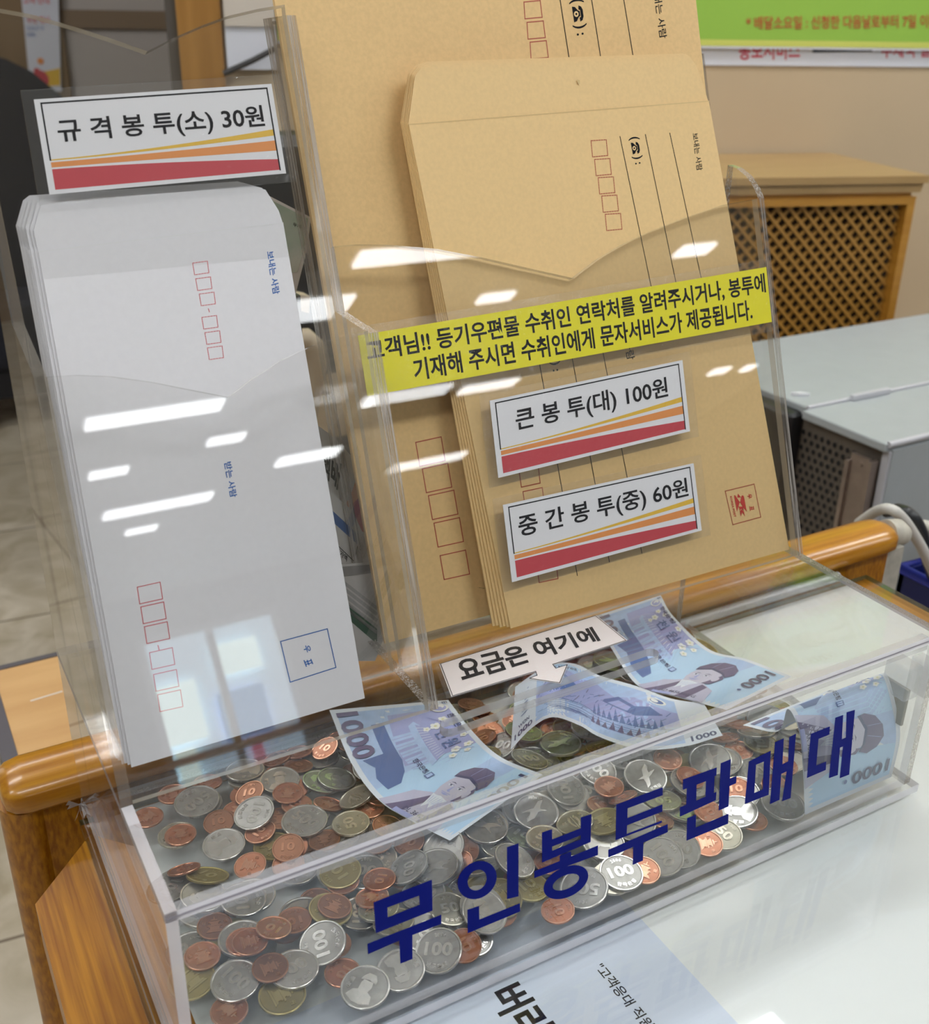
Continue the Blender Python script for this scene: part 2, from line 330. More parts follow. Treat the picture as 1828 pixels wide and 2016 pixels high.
# white board with a dark strap, left of the envelopes
t = thing('notice_board', wp.pt(*W(490, 70), .01), 'white board crossed by a dark diagonal strap beside the wooden corner post', 'board')
x0, zb2 = W(448, 136); x1 = W(545, 130)[0]
MB().prism(wp, [(x0, zb2), (x1, zb2), (x1, zb2+.27), (x0, zb2+.27)], .0, .014).build('panel', BOARD, t)
zz = W(490, 52)[1]
MB().prism(wp, [(x0, zz), (x1, zz), (x1, zz+.12), (x0, zz+.12)], .014, .018).build('cream_panel', mat('cream_board', (.62,.55,.47), .5), t)
MB().tube([wp.pt(*W(440,143), .03), wp.pt(*W(495,118), .034), wp.pt(*W(541,94), .03)], .005).build('strap', mat('dark_strap', (.03,.03,.035), .5), t)
# poster far left
fpp = fp.up(.04)
t = thing('poster', fpp.pt(*fpp.px(80, 80)), 'tall white poster with red and blue writing over a yellow blossom band', 'poster')
P_ = lambda *q: [fpp.px(*c) for c in q]
MB().prism(fpp, P_((34,-90),(112,-90),(121,180),(60,180)), -.005, .002).build('sheet', BOARD, t)
b = MB().poly(fpp, P_((62,146),(118,134),(119,168),(66,172)), .0035, 0)
b.poly(fpp, [tuple(Vector(fpp.px(80,156)) + Vector((math.cos(a)*.028, math.sin(a)*.03))) for a in [k*math.pi/8 for k in range(16)]], .005, 1)
for q in ((80,120),(73,140),(67,152)): b.poly(fpp, [tuple(Vector(fpp.px(*q)) + Vector((math.cos(a)*.011, math.sin(a)*.011))) for a in [k*math.pi/4 for k in range(8)]], .0045, 2 if q[1] < 130 else 1)
b.build('blossom_band', [AMBER, RED, ORANGE], t)
b = MB().text('고객 안내', on(fpp, pquad(fpp, (44,-6),(96,-6),(98,8),(46,8)), .0035), 0, .02).text('우편 행사', on(fpp, pquad(fpp, (52,32),(98,32),(100,46),(54,46)), .0035), 0, .02)
b.text('"우체국"과', on(fpp, pquad(fpp, (50,52),(86,51),(87,60),(52,61)), .0035), 1).text('함께해요', on(fpp, pquad(fpp, (52,64),(70,64),(71,73),(54,73)), .0035), 1)
b.build('lettering', [PINKINK, BLUEINK], t)

# lattice-front cabinet against the wall
cp = wplane(1.70)
def K(px, py): return cp.px(px, py)
zt = K(1600, 347)[1]; xR = K(1822, 346)[0]; xL = xR - .56; dep = .32; zf = FL - CAM.z
t = thing('lattice_cabinet', cp.pt((xL+xR)/2, zf, -.16), 'wooden radiator cabinet with a diamond lattice front against the wall', 'cabinet')
MB().prism(cp, [(xL+.02, zf), (xR-.025, zf), (xR-.025, zt-.03), (xL+.02, zt-.03)], -dep+.01, -.045).build('body', [GRILLW], t)
b = MB(); b.prism(cp, [(xL, zt-.012), (xR, zt-.012), (xR, zt), (xL, zt)], -dep, .012); b.prism(cp, [(xL+.008, zt-.028), (xR-.008, zt-.028), (xR-.004, zt-.012), (xL+.004, zt-.012)], -dep, .005)
b.build('top_board', GRILLT, t)
lx = K(1789, 386)[0]; lz = K(1600, 400)[1]
fr = MB()
fr.prism(cp, [(xL+.02, lz+.006), (xR-.02, lz+.006), (xR-.02, zt-.028), (xL+.02, zt-.028)], -.03, -.002)
fr.prism(cp, [(lx+.006, zf), (xR-.02, zf), (xR-.02, lz+.006), (lx+.006, lz+.006)], -.03, -.002)
fr.prism(cp, [(xL+.02, zf), (xL+.07, zf), (xL+.07, lz+.006), (xL+.02, lz+.006)], -.03, -.002)
fr.prism(cp, [(xL+.05, lz-.004), (lx, lz-.004), (lx+.012, lz+.008), (xL+.05, lz+.008)], -.02, .006)
fr.prism(cp, [(lx-.004, zf), (lx+.010, zf), (lx+.010, lz+.008), (lx-.004, lz)], -.02, .006)
fr.build('frame', GRILLW, t)
lat = MB(); s = .0165; zlo = zf + .08; wd = .0056
x0, x1 = xL+.07, lx
for k, (sx, h) in enumerate(((1, -.012), (-1, -.0155))):
    c = -3.0
    while c < 3.0:
        # line z = lz - t, x = c + sx*t
        pts = []
        if sx > 0: ta, tb = max(0, x0-c), min(lz-zlo, x1-c)
        else: ta, tb = max(0, c-x1), min(lz-zlo, c-x0)
        if tb - ta > .01:
            A = (c+sx*ta, lz-ta); B = (c+sx*tb, lz-tb); q = wd*.7
            lat.prism(cp, [(A[0]-q, A[1]), (A[0]+q, A[1]), (B[0]+q, B[1]), (B[0]-q, B[1])], h-.0035, h)
        c += s*1.42
lat.build('lattice', mat('lattice_wood', (.45,.225,.04), .5), t)
MB().poly(cp, [(x0-.02, zlo-.05), (lx+.024, zlo-.05), (lx+.024, lz+.02), (x0-.02, lz+.02)], -.036).build('backing', DARK, t)  # plain dark sheet behind the lattice holes

# navy sofa, far left
t = thing('sofa', (.40, 3.2, FL), 'dark navy upholstered sofa standing on the marble floor by the brown wall panel', 'sofa')
so_ = yplane(3.30)
sx = [so_.px(*q) for q in ((-160,104),(-60,100),(0,113),(50,137),(104,181),(190,262),(330,330),(480,380),(640,470),(660,640))]
b = MB().prism(so_, [(sx[0][0],-.60)] + sx + [(sx[-1][0],-.60)], -.10, .10); b.build('backrest', NAVYCL, t)
xr2 = sx[-1][0]
MB().box((-.25,2.98,-.66),(xr2-.02,3.19,-.45), bev=.04).build('seat', NAVYCL, t)
MB().box((xr2,2.98,-.70),(xr2+.14,3.38,-.30), bev=.05).build('armrest', NAVYCL, t)
MB().box((-.25,3.0,-.74),(xr2+.1,3.36,-.661)).build('plinth', mat('sofa_plinth', (.015,.015,.02), .6), t)
for x, y in ((.20,3.0),(xr2,3.04),(-.2,3.3),(xr2,3.3)): MB().tube([(x,y,-.74),(x,y,FL)], [.025,.02]).build('leg', mat('pale_leg', (.55,.42,.32), .5), t)

# dark swivel chair and a wooden stool behind the desk
t = thing('office_chair', (.50, 1.16, FL), 'black swivel chair behind the desk rail', 'chair')
MB().box((.26,1.24,-.22),(.70,1.33,.16), bev=.04).build('backrest', BLACK, t)
MB().box((.27,.88,-.42),(.69,1.26,-.32), bev=.04).build('seat', BLACK, t)
MB().tube([(.48,1.08,-.42),(.48,1.08,-.76)], .028).build('gas_post', BLACK, t)
for k in range(5):
    a = k*2*math.pi/5 + .4; e = Vector((.48+.23*math.cos(a), 1.08+.23*math.sin(a), -.77))
    MB().tube([(.48,1.08,-.74), e], [.022,.014]).build('base_arm', BLACK, t)
    MB().tube([e+Vector((-.012,0,-.034)), e+Vector((.012,0,-.034))], .025).build('caster', BLACK, t)
TANW = mat('tan_plastic', (.42,.34,.24), .5)
t = thing('curved_stand', (.34, .66, FL), 'tan curved stand half hidden behind the white envelopes', 'stand')
lp2 = yplane(.66)
def Y2(px, py): a, b_ = lp2.px(px, py); return lp2.pt(a, b_)
MB().tube([Y2(578,668), Y2(600,668), Y2(616,684), Y2(621,720), Y2(614,770), Y2(606,830)], [.010,.012,.013,.012,.010,.009]).build('curved_arm', TANW, t)
MB().tube([Y2(608,735), Y2(640,768), Y2(662,782)], .005).build('strut', TANW, t)
MB().prism(lp2, [lp2.px(578,575), lp2.px(604,580), lp2.px(600,612), lp2.px(578,606)], -.01, .01).build('head', TANW, t)
MB().tube([Y2(606,828), (Y2(606,828).x, .66, FL+.02)], .009).build('post', TANW, t)
MB().box((Y2(606,828).x-.1,.56,FL),(Y2(606,828).x+.1,.75,FL+.02), bev=.006).build('foot', TANW, t)

# grey cash machine on the other side of the rail
t = thing('counter_machine', (1.28, .65, FL), 'grey metal counter machine with a vented dark side, beyond the rail', 'machine')
gx, gy, gz = .960, .452, -.128
MB().box((gx+.012,gy+.004,-.55),(1.62,.845,gz-.012)).build('body', mat('machine_side', (.16,.135,.11), .5, .3), t)
MB().box((gx,gy,gz-.012),(1.63,.586,gz), bev=.003).build('front_lid', GREYM, t)
MB().box((gx+.01,.589,gz-.012),(1.63,.850,gz+.002), bev=.003).build('rear_lid', GREYM, t)
MB().box((gx+.012,gy-.002,-.55),(1.63,gy+.004,gz-.010)).build('front_panel', GREYM, t)
b = MB(); b.tube([(gx+.004,gy,gz-.002),(1.63,gy,gz-.002)], .0042); b.tube([(gx+.01,.5875,gz+.001),(1.63,.5875,gz+.001)], .0028); b.box((gx+.008,gy-.001,-.55),(gx+.020,gy+.010,gz-.012), bev=.002)
b.build('edge_trim', GREYL, t)
MB().box((1.045,.580,gz),(1.115,.588,gz+.008), bev=.002).build('handle', GREYL, t)
b = MB()
zp = zplane(gz)
xp = Plane((gx+.011, 0, 0), (0,-1,0), (0,0,1))     # left side, facing the desk
for i in range(11):
    for j in range(13):
        y = .588 - .0105*i - (.005 if j % 2 else 0); z = gz - .032 - .0105*j
        if y < .500: continue
        b.add([xp.pt(-y + .0030*math.cos(a), z + .0036*math.sin(a), .0006) for a in [k*math.pi/4 for k in range(8)]], [list(range(8))])
b.build('vent_holes', BLACK, t)
b = MB().box((gx-.004,.464,-.55),(gx+.010,.470,gz-.028)).box((gx-.002,.470,-.55),(gx+.002,.497,gz-.026)).box((gx-.006,.496,-.55),(gx+.010,.502,gz-.036))
b.build('steel_bracket', STEEL, t)
MB().tube([(gx-.003,.483,gz-.036),(gx-.0005,.483,gz-.036)], .004).build('screw', STEEL, t)
MB().box((gx-.012,.592,-.55),(gx+.02,.70,gz-.006), bev=.012).build('rubber_bumper', BLACK, t)
MB().box((gx+.02,gy+.02,FL),(1.6,.82,-.551)).build('pedestal', mat('machine_pedestal', (.30,.30,.30), .5), t)
t = tag(MB().prism(zplane(gz+.0025), [(.985,.632),(.998,.628),(1.005,.618),(.992,.624)], 0, .004).build('paper_scrap', PAPER), 'tiny torn white paper scrap lying on the grey machine', 'scrap')

# ------------------------------------------------------------------ desk, rail, glass
ZT = -.1155       # top of the glass
t = thing('writing_desk', (.31, .0, FL), 'varnished wooden writing desk with a white top and chamfered corner', 'desk')
dz = zplane(ZT-.0052)
MB().prism(dz, [(-.038,-.42),(.662,-.42),(.662,.218),(.010,.218),(-.038,.165)], -.03, 0).build('desktop', DESKW, t)
MB().prism(dz, [(.016,-.40),(.640,-.40),(.640,.2155),(.016,.2155)], 0.0001, .0008).build('white_top', WHITEMAT, t)
for x in (.0, .60): MB().box((x,-.36,FL),(x+.05,.18,ZT-.0362)).build('side_panel', DESKW, t)
b = MB(); tag(b.prism(zplane(ZT), [(-.004,-.41),(.660,-.41),(.660,.216),(-.004,.216)], -.0042, 0, 0, 1).build('glass_top', [GLASS, GLEDGE]), 'clear glass sheet with a green edge covering the desk', 'glass sheet')
# rail with rounded top in front of the far side
t = thing('privacy_rail', (.33, .245, FL), 'varnished wooden rail board with rounded top behind the envelope box', 'rail')
b = MB(); rp = []
for k in range(17):
    a = math.pi*k/16; rp.append((.2435 + .0215*math.cos(a), -.0965 + .0115*math.sin(a)))
rp += [(.222, -.104), (.226, -.108), (.261, -.108), (.265, -.104)]
n = len(rp); ys = rp
def ring(x, sc_): return [(x, .2435+(y-.2435)*sc_, -.098+(z+.098)*sc_) for y, z in ys]
vs = []; xs = ((-.042,.35),(-.0405,.7),(-.036,.9),(-.028,1),(.69,1),(.702,.95),(.708,.8),(.711,.5))
for x, s_ in xs: vs += ring(x, s_)
fs = [(i*n+k, (i+1)*n+k, (i+1)*n+(k+1)%n, i*n+(k+1)%n) for i in range(len(xs)-1) for k in range(n)] + [list(range(n)), list(range((len(xs)-1)*n, len(xs)*n))[::-1]]
b.add(vs, fs, 0, True); b.build('rounded_top', RAILW, t)
b = MB().box((-.030,.2285,FL),(.700,.2585,-.1082)); b.build('board', DESKW, t)
b = MB().tube([(-.028,.2435,-.1085),(-.028,.2435,FL)], .0165, seg=20); b.build('rounded_end', DESKW, t)
MB().box((.7005,.229,FL),(.722,.2585,-.1082)).build('filler_strip', mat('worn_white_paint', (.52,.50,.44), .7, var=.3, scale=60), t)
b = MB().tube([(.7115,.2435,-.0985),(.726,.2435,-.101),(.735,.244,-.106)], [.0125,.0125,.010], seg=16); b.build('worn_cap', mat('putty', (.58,.55,.47), .7, var=.25, scale=80), t)
tag(MB().tube([(.40,.2195,ZT+.0046),(.628,.2195,ZT+.0046)], .0044, seg=16).build('plastic_rod', clear('milky_plastic', (.9,.9,.9), .15, .6, (.52,.55,.56))), 'milky plastic rod lying along the rail behind the envelope box', 'rod')
# cables over the end of the rail
def yp(px, py, y): q = yplane(y); return q.pt(*q.px(px, py))
cab = lambda pts, r: MB().tube(pts, r, seg=12)
def smooth(pts, n=6):
    out = []; P4 = [Vector(p) for p in pts]; P4 = [P4[0]*2-P4[1]] + P4 + [P4[-1]*2-P4[-2]]
    for i in range(1, len(P4)-2):
        for k in range(n):
            u = k/n; a, b_, c, d = P4[i-1:i+3]
            out.append(.5*((2*b_)+(c-a)*u+(2*a-5*b_+4*c-d)*u*u+(3*b_-a-3*c+d)*u**3))
    return out + [P4[-2]]
tag(cab(smooth([yp(1690,1030,.33), yp(1722,1008,.30), yp(1750,1002,.27), yp(1776,1020,.265), yp(1800,1055,.265), yp(1822,1095,.265), yp(1850,1160,.265), yp(1870,1230,.27)]), .0052).build('power_cable', mat('white_cable', (.66,.64,.60), .45)), 'white cable draped over the worn end of the wooden rail', 'cable')
tag(cab(smooth([yp(1745,1008,.34), yp(1768,1003,.31), yp(1793,1015,.29), yp(1812,1045,.285), yp(1822,1090,.285), yp(1834,1130,.30), yp(1846,1170,.31)]), .0062).build('power_cable', mat('black_cable', (.02,.022,.026), .35)), 'thick black cable hanging just behind the white cable', 'cable')
tag(cab(smooth([yp(1808,1034,.40), yp(1830,1040,.39), yp(1870,1062,.39), yp(1905,1090,.39)]), .0075).build('power_cable', mat('cream_cable', (.60,.58,.50), .5)), 'thick cream cable below the front panel of the grey machine', 'cable')
# blue crate under the rail's end
t = thing('plastic_bin', (.86, .20, FL), 'dark blue plastic bin standing beside the desk', 'bin')
BIN = mat('blue_plastic', (.006,.012,.10), .4)
bz = -.22; c0 = pt(1772,1118,bz)
b = MB(); X0, X1, Y0, Y1 = c0.x, c0.x+.26, c0.y-.30, c0.y
for lo, hi in (((X0,Y0,FL),(X0+.006,Y1,bz)), ((X1-.006,Y0,FL),(X1,Y1,bz)), ((X0,Y0,FL),(X1,Y0+.006,bz)), ((X0,Y1-.006,FL),(X1,Y1,bz)), ((X0,Y0,FL),(X1,Y1,FL+.006))): b.box(lo, hi)
b.build('tub', BIN, t)
b = MB().tube([(X0,Y0,bz),(X0,Y1,bz),(X1,Y1,bz),(X1,Y0,bz),(X0,Y0,bz)], .006); b.build('rim', mat('blue_rim', (.015,.03,.30), .3), t)
# low pale table behind the rail, left
t = thing('low_table', (.03, .64, FL), 'pale wood low table with dark grey edging just behind the wooden rail', 'table')
lt = zplane(-.30)
MB().prism(lt, [(-.012,.50),(.051,.50),(.052,.719),(-.012,.719)], -.02, 0).build('tabletop', PALEW, t)
EDG = mat('dark_grey_edging', (.10,.09,.10), .45)
MB().prism(lt, [(-.026,.50),(-.0122,.50),(-.0122,.719),(-.026,.690)], -.022, .001).build('side_edging', EDG, t)
MB().prism(lt, [(-.016,.7192),(.052,.7192),(.052,.727),(-.016,.727)], -.022, .001).build('rear_edging', EDG, t)
s1 = lt.px(62,1380); s2 = lt.px(121,1362)
MB().line(lt, s1, s2, .0022, .0004).build('edge_mark', mat('pale_line', (.75,.68,.58), .5), t)  # thin pale line laid across the tabletop
for x, y in ((-.015,.52),(.04,.52),(-.015,.70),(.04,.70)): MB().box((x-.008,y-.008,FL),(x+.008,y+.008,-.3205)).build('leg', EDG, t)
# printed notice under the glass
nz = zplane(ZT-.0043)
t = thing('paper_notice', nz.pt(.15,-.1), 'bluish white printed notice under the glass in front of the box', 'notice')
MB().poly(nz, [(.035,-.36),(.2455,-.36),(.2455,.03),(.035,.03)], -.00002).build('sheet', mat('bluish_paper', (.66,.73,.86), .5), t)
b = MB()
g = nz.px
def rtext(body, x_base, y_start, size, length, bold=.01):   # reads toward the viewer's front, glyph tops to the right
    f = lambda u, v: (x_base + size*v, y_start - length*u)
    b.text(body, on(nz, f, .00005), 0, bold)
rtext('버', .1462, -.0050, .0205, .0140, .03); rtext('리', .1472, -.0215, .0205, .0140, .03)
rtext('"고객응대 직원 보호', .2035, -.0160, .0066, .058, .012)
b.build('lettering', INK, t)

# ------------------------------------------------------------------ the clear acrylic envelope display
T = .005; W_ = .456; HB = .1094; yS, yL, yB, D_, xd = .0709, .1118, .1468, .2204, .1596
box = thing('display_box', (W_/2, .11, -HB-.006), 'clear acrylic self-service envelope display with a coin box base, lettered in blue', 'display box')
LP = zplane(0.0)
def slab(name, pl, poly, h0, h1, edge=None): return MB().prism(pl, poly, h0, h1, 0, 1).build(name, [ACRY, edge or EDGE], box)
def arc(c, r, a0, a1, n=6): return [(c[0]+r*math.cos(a0+(a1-a0)*k/n), c[1]+r*math.sin(a0+(a1-a0)*k/n)) for k in range(n+1)]
# lid with its money slot
sl0 = (.158, .0575); sl1 = (.290, .0625); sw = .0042
so = [(sl0[0], sl0[1]-sw), (sl1[0], sl1[1]-sw)] + arc((sl1[0], sl1[1]), sw, -math.pi/2, math.pi/2) + [(sl0[0], sl0[1]+sw)] + arc((sl0[0], sl0[1]), sw, math.pi/2, 3*math.pi/2)[1:-1]
b = MB()
outer = [(0,0),(W_,0),(W_,D_),(0,D_)]
nso = len(so)
for h, flip in ((0.0, False), (-T, True)):
    # four faces around the slot: split the slab along the slot's ends
    xm0 = min(p[0] for p in so); 
    low = [p for p in so[:2]]; 
    right = so[1:9]; 
    i_r = max(range(nso), key=lambda i: so[i][0]); i_l = min(range(nso), key=lambda i: so[i][0])
    seq = lambda a, c: [so[i % nso] for i in range(a, c+1 if c >= a else c+nso+1)]
    front = [(0,0),(W_,0),(W_,so[i_r][1])] + seq(i_l, i_r)[::-1] + [(0,so[i_l][1])]
    back = [(0,so[i_l][1])] + seq(i_r, i_l)[::-1] + [(W_,so[i_r][1]),(W_,D_),(0,D_)]
    for po in (front, back):
        b.poly(LP, po, h, 0)
        if flip: b.f[-1] = b.f[-1][::-1]
def wallring(ring_, m, inward=False):
    n = len(ring_)
    vs = [LP.pt(x, y, 0) for x, y in ring_] + [LP.pt(x, y, -T) for x, y in ring_]
    b.add(vs, [((i, n+i, n+(i+1) % n, (i+1) % n) if not inward else (i, (i+1) % n, n+(i+1) % n, n+i)) for i in range(n)], m)
wallring(outer, 1); wallring(so, 2, True)
b.build('lid', [ACRY, EDGEL, SLOTE], box)
# money box walls
yp0 = yplane(0.0)      # ex = x, ey = z, normal towards the viewer
slab('front_wall', yp0, [(T,-HB),(W_-T,-HB),(W_-T,-T-.0002),(T,-T-.0002)], -T, 0, EDGEL)
slab('rear_wall', yplane(D_), [(T,-HB),(W_-T,-HB),(W_-T,-T-.0002),(T,-T-.0002)], 0, T)
slab('base_plate', zplane(-HB), [(-.002,-.004),(W_+.004,-.004),(W_+.004,D_+.003),(-.002,D_+.003)], -.0058, 0, EDGEL)
b = MB(); b.box((T+.0003,T,-T-.0085),(W_-T-.0003,T+.0055,-T-.0003)); b.build('lid_rail', clear('rail_strip', (.95,.95,.96), .05, .25, (.8,.8,.84)), box)
xw = Plane((0,0,0), (0,1,0), (0,0,1))                      # normal +x; a = y, b = z
U = (math.sin(TH), math.cos(TH))
top = .3401
LW = [(0,-HB),(D_,-HB),(D_,yS*0+.325),(yL+.345*U[0]-.006,.325),(yL+top*U[0],top*U[1]),(yL+.205*U[0],.205*U[1]),(yS+.1922*U[0],.1922*U[1]),(yS,0),(0,0)]
b = MB().prism(xw, LW, 0, T, 0, 1); b.edge_split = .002; b.build('left_wall', [ACRY, EDGEL, EDGEW], box)
RWP = [(0,-HB),(D_,-HB),(D_,.0),(.2204,.236),(.212,.235),(.202,.231),(.194,.225),(.189,.219),(yL,0),(0,0)]
slab('right_wall', Plane((W_-T,0,0),(0,1,0),(0,0,1)), RWP, 0, T)
DV = [(yS,0.0003),(yB,0.0003),(yB+.3379*U[0],.3379*U[1]),(yL+.3401*U[0],.3401*U[1]),(yL+.1935*U[0],.1935*U[1]),(yS+.1922*U[0],.1922*U[1])]
slab('divider', Plane((xd-T,0,0),(0,1,0),(0,0,1)), DV, 0, T)
pS, pL, pB = lean(yS), lean(yL), lean(yB)
def notch(pl, left, right, v, x0, x1):
    return left, v, right
def trace(pl, pts): return [pl.px(*q) for q in pts]
# small front panel, V-notched
r = trace(pS, [(452,782),(500,745),(560,707),(620,679),(690,658),(742,649)])
l = trace(pS, [(452,782),(380,768),(300,752),(220,741),(150,738),(98,741)])
x0, x1 = T+.0003, xd-T-.0003
poly = [(x0,.0003),(x1,.0003),(x1,r[-1][1])] + r[-2::-1] + l[1:-1] + [(x0,l[-1][1])]
slab('small_front_panel', pS, poly, -T, 0, EDGET)
# tall middle panel behind the white envelopes
r = trace(pL, [(290,101),(340,75),(400,49),(450,31),(510,17),(560,9)])
l = [(2*r[0][0]-a, b_) for a, b_ in r]
l = trace(pL, [(290,101),(230,80),(170,60),(110,42),(60,28),(0,17)]); 
poly = [(x0,.0003),(x1,.0003),(x1,top)] + r[-1::-1] + l[1:] + [(x0,l[-1][1]+.003)]
slab('tall_middle_panel', pL, poly, -T, 0, EDGET)
# large front panel, V-notched
r = trace(pL, [(1130,548),(1180,510),(1230,480),(1290,452),(1350,428),(1420,404)])
l = trace(pL, [(1130,548),(1040,528),(950,507),(860,490),(770,482),(700,481)])
xa, xb = xd+.0003, W_-T-.0003
poly = [(xa,.0003),(xb,.0003),(xb,.2325)] + r[-1::-1] + l[1:] + [(xa,l[-1][1])]
slab('large_front_panel', pL, poly, -T, 0, EDGET)
slab('back_panel', pB, [(xa,.0003),(xb,.0003),(xb,.32),(xa,.337)], -T, 0)
slab('low_back_panel', pB, [(x0,.0003),(x1,.0003),(x1,.140),(x0,.140)], -T, 0)
MB().box((.0,-.00045,-.0031),(W_,-.0001,-.0024)).build('glue_seam', mat('grey_seam', (.30,.28,.32), .5), box)
# clear lug and steel lock plate at the right wall
MB().box((.4385,.004,-.047),(.4507,.022,-.024), bev=.002).build('lock_lug', PVC, box)
MB().box((.4425,.0052,-.066),(.4448,.0225,-.040), bev=.0008).build('lock_plate', mat('dull_lock_steel', (.22,.205,.16), .4, .6), box)['label'] = 'dull metal lock plate'
MB().box((W_+.0003,.003,-.050),(W_+.010,.018,-.026), bev=.002).build('lock_hasp', PVC, box)
# frayed tape at the rear left corner
b = MB()
for k in range(9):
    a = random.uniform(0, 6.28); e = Vector((-.003+.010*math.cos(a)*random.uniform(.3,1), D_-.006+.008*math.sin(a), -.108+random.uniform(-.002,.006)))
    b.add([(-.001,D_,-.108), e, e+Vector((.002,.001,.002))], [(0,1,2)])
b.build('frayed_tape', clear('tape_film', (.93,.93,.93), .2, .35), box)

# vinyl letters on the front wall
fpn = yplane(-.0003)
LET = {'mu': (480,1680,.2298,[[(1110,420),(1610,225),(1615,490),(1130,685),'in',(1228,465),(1500,362),(1505,440),(1232,548)],
        [(1058,775),(1690,525),(1690,605),(1443,700),(1443,905),(1340,945),(1330,748),(1062,865)]]),
 'in': (560,1500,.3392,[['ell',1117,686,104,-62,-45,-92,52,-30,-18,-52],[(1290,495),(1357,472),(1357,780),(1290,797)],[(1060,858),(1128,836),(1130,915),(1365,820),(1367,868),(1062,995)]]),
 'bong': (560,1500,.3392,[[(1493,410),(1552,390),(1552,450),(1718,385),(1718,322),(1780,303),(1775,465),(1493,585),'in',(1552,492),(1718,426),(1718,448),(1552,515)],
        [(1448,635),(1596,575),(1596,545),(1662,520),(1662,548),(1818,485),(1818,540),(1448,675)],['ell',1632,698,128,-52,-20,-84,76,-31,-10,-38]]),
 'tu': (1180,1500,.3545,[[(92,237),(350,140),(350,185),(155,258),(154,312),(348,236),(348,276),(152,352),(150,400),(345,325),(345,338),(88,435)],
        [(48,488),(378,345),(378,390),(243,448),(240,548),(183,572),(186,472),(48,532)]]),
 'pan': (1180,1150,.3545,[[(462,1085),(650,1018),(648,1062),(638,1066),(634,1160),(648,1154),(645,1200),(445,1292),(445,1240),(480,1225),(484,1134),(462,1142),'in',(538,1114),(590,1094),(587,1180),(536,1202)],
        [(672,995),(728,972),(723,1080),(760,1064),(757,1106),(721,1122),(715,1235),(660,1258)],[(485,1300),(535,1280),(533,1352),(715,1275),(713,1330),(482,1425)]]),
 'mae': (1180,1150,.3545,[[(828,985),(950,925),(938,1170),(805,1222),'in',(868,1003),(912,985),(905,1140),(858,1160)],
        [(973,878),(1022,856),(1014,1000),(1046,984),(1052,850),(1090,830),(1060,1188),(1012,1206),(1038,1040),(1008,1054),(998,1198),(945,1222)]]),
 'dae': (1180,1150,.3545,[[(1172,832),(1278,790),(1275,835),(1215,860),(1202,1008),(1258,985),(1255,1032),(1150,1077)],
        [(1308,742),(1352,726),(1344,862),(1366,852),(1370,712),(1417,698),(1385,1058),(1332,1078),(1350,902),(1334,908),(1322,1060),(1272,1078)]])}
for k, (ox, oy, s_, shapes) in LET.items():
    b = MB()
    for sh in shapes:
        P2 = lambda q: fpn.px(ox+q[0]*s_, oy+q[1]*s_)
        if sh[0] == 'ell':
            _, cx_, cy_, ax, ay, bx, by, ix, iy, jx, jy = sh; n = 40
            o_ = [P2((cx_+ax*math.cos(a)+bx*math.sin(a), cy_+ay*math.cos(a)+by*math.sin(a))) for a in [2*math.pi*i/n for i in range(n)]]
            i_ = [P2((cx_+ix*math.cos(a)+jx*math.sin(a), cy_+iy*math.cos(a)+jy*math.sin(a))) for a in [2*math.pi*i/n for i in range(n)]]
            for i in range(n):
                j = (i+1) % n; b.poly(fpn, [o_[i], o_[j], i_[j], i_[i]])
        elif 'in' in sh:
            c = sh.index('in'); o_ = [P2(q) for q in sh[:c]]; i_ = [P2(q) for q in sh[c+1:]]
            bm_ = bmesh.new()
            def loop(pts):
                v = [bm_.verts.new(fpn.pt(*q)) for q in pts]; return [bm_.edges.new((v[i], v[(i+1) % len(v)])) for i in range(len(v))]
            e = loop(o_) + loop(i_); bmesh.ops.triangle_fill(bm_, edges=e, use_beauty=True); b.bm(bm_)
        else: b.poly(fpn, [P2(q) for q in sh])
    b.build('vinyl_letter', NAVY, box)

# ------------------------------------------------------------------ signs taped to the panels
def price_sign(pl, corners, body, rect, label, h=.0006):
    f0 = pquad(pl, *corners)
    ctr = f0(.5, .5)
    t = thing('price_sign', pl.pt(*ctr, h), label, 'price sign', 'price signs')
    R = lambda r: [f0(r[0],r[1]), f0(r[2],r[1]), f0(r[2],r[3]), f0(r[0],r[3])]
    MB().prism(pl, R((0,0,1,1)), h, h+.0003).build('card', PAPER, t)
    mx_, my_ = .045, .10
    MB().prism(pl, R((-mx_,-my_,1+mx_,1+my_)), h-.0002, h+.0007).build('laminate', FILM, t)['label'] = 'clear laminate sleeve'
    b = MB(); g = lambda q, m: b.poly(pl, [f0(*c) for c in q], h+.00035, m)
    a, c = .025, .975
    def curve(y0, y1, k=.45): return [(a+(c-a)*u, y0+(y1-y0)*(u**1.6)) for u in [i/10 for i in range(11)]]
    def band(lo, hi, m): g(lo + hi[::-1], m)
    band(curve(.352,.430), curve(.365,.50), 2)
    band(curve(.280,.262), curve(.335,.375), 1)
    band([(a,.045),(c,.045)], curve(.262,.165), 0)
    b.build('colour_bands', [RED, ORANGE, AMBER], t)
    b = MB(); 
    for p_, q_ in (((a,.36),(a,.955)), ((a,.955),(c,.955)), ((c,.955),(c,.045))): b.line(pl, f0(*p_), f0(*q_), .0007, h+.0004)
    b.build('border', INK, t)
    MB().text(body, on(pl, f0, h+.00045, rect), 0, .016).build('lettering', INK, t)
    return t
price_sign(pL, ((66,197),(533,166),(562,342),(97,384)), '규 격 봉 투(소) 30원', (.07,.50,.94,.775), 'white price sign for small envelopes, 30 won, above the white envelopes')
price_sign(pL, ((962,789),(1341,709),(1356,849),(979,941)), '큰 봉 투(대) 100원', (.11,.50,.90,.82), 'white price sign for large envelopes, 100 won, upper of the pair on the kraft stack')
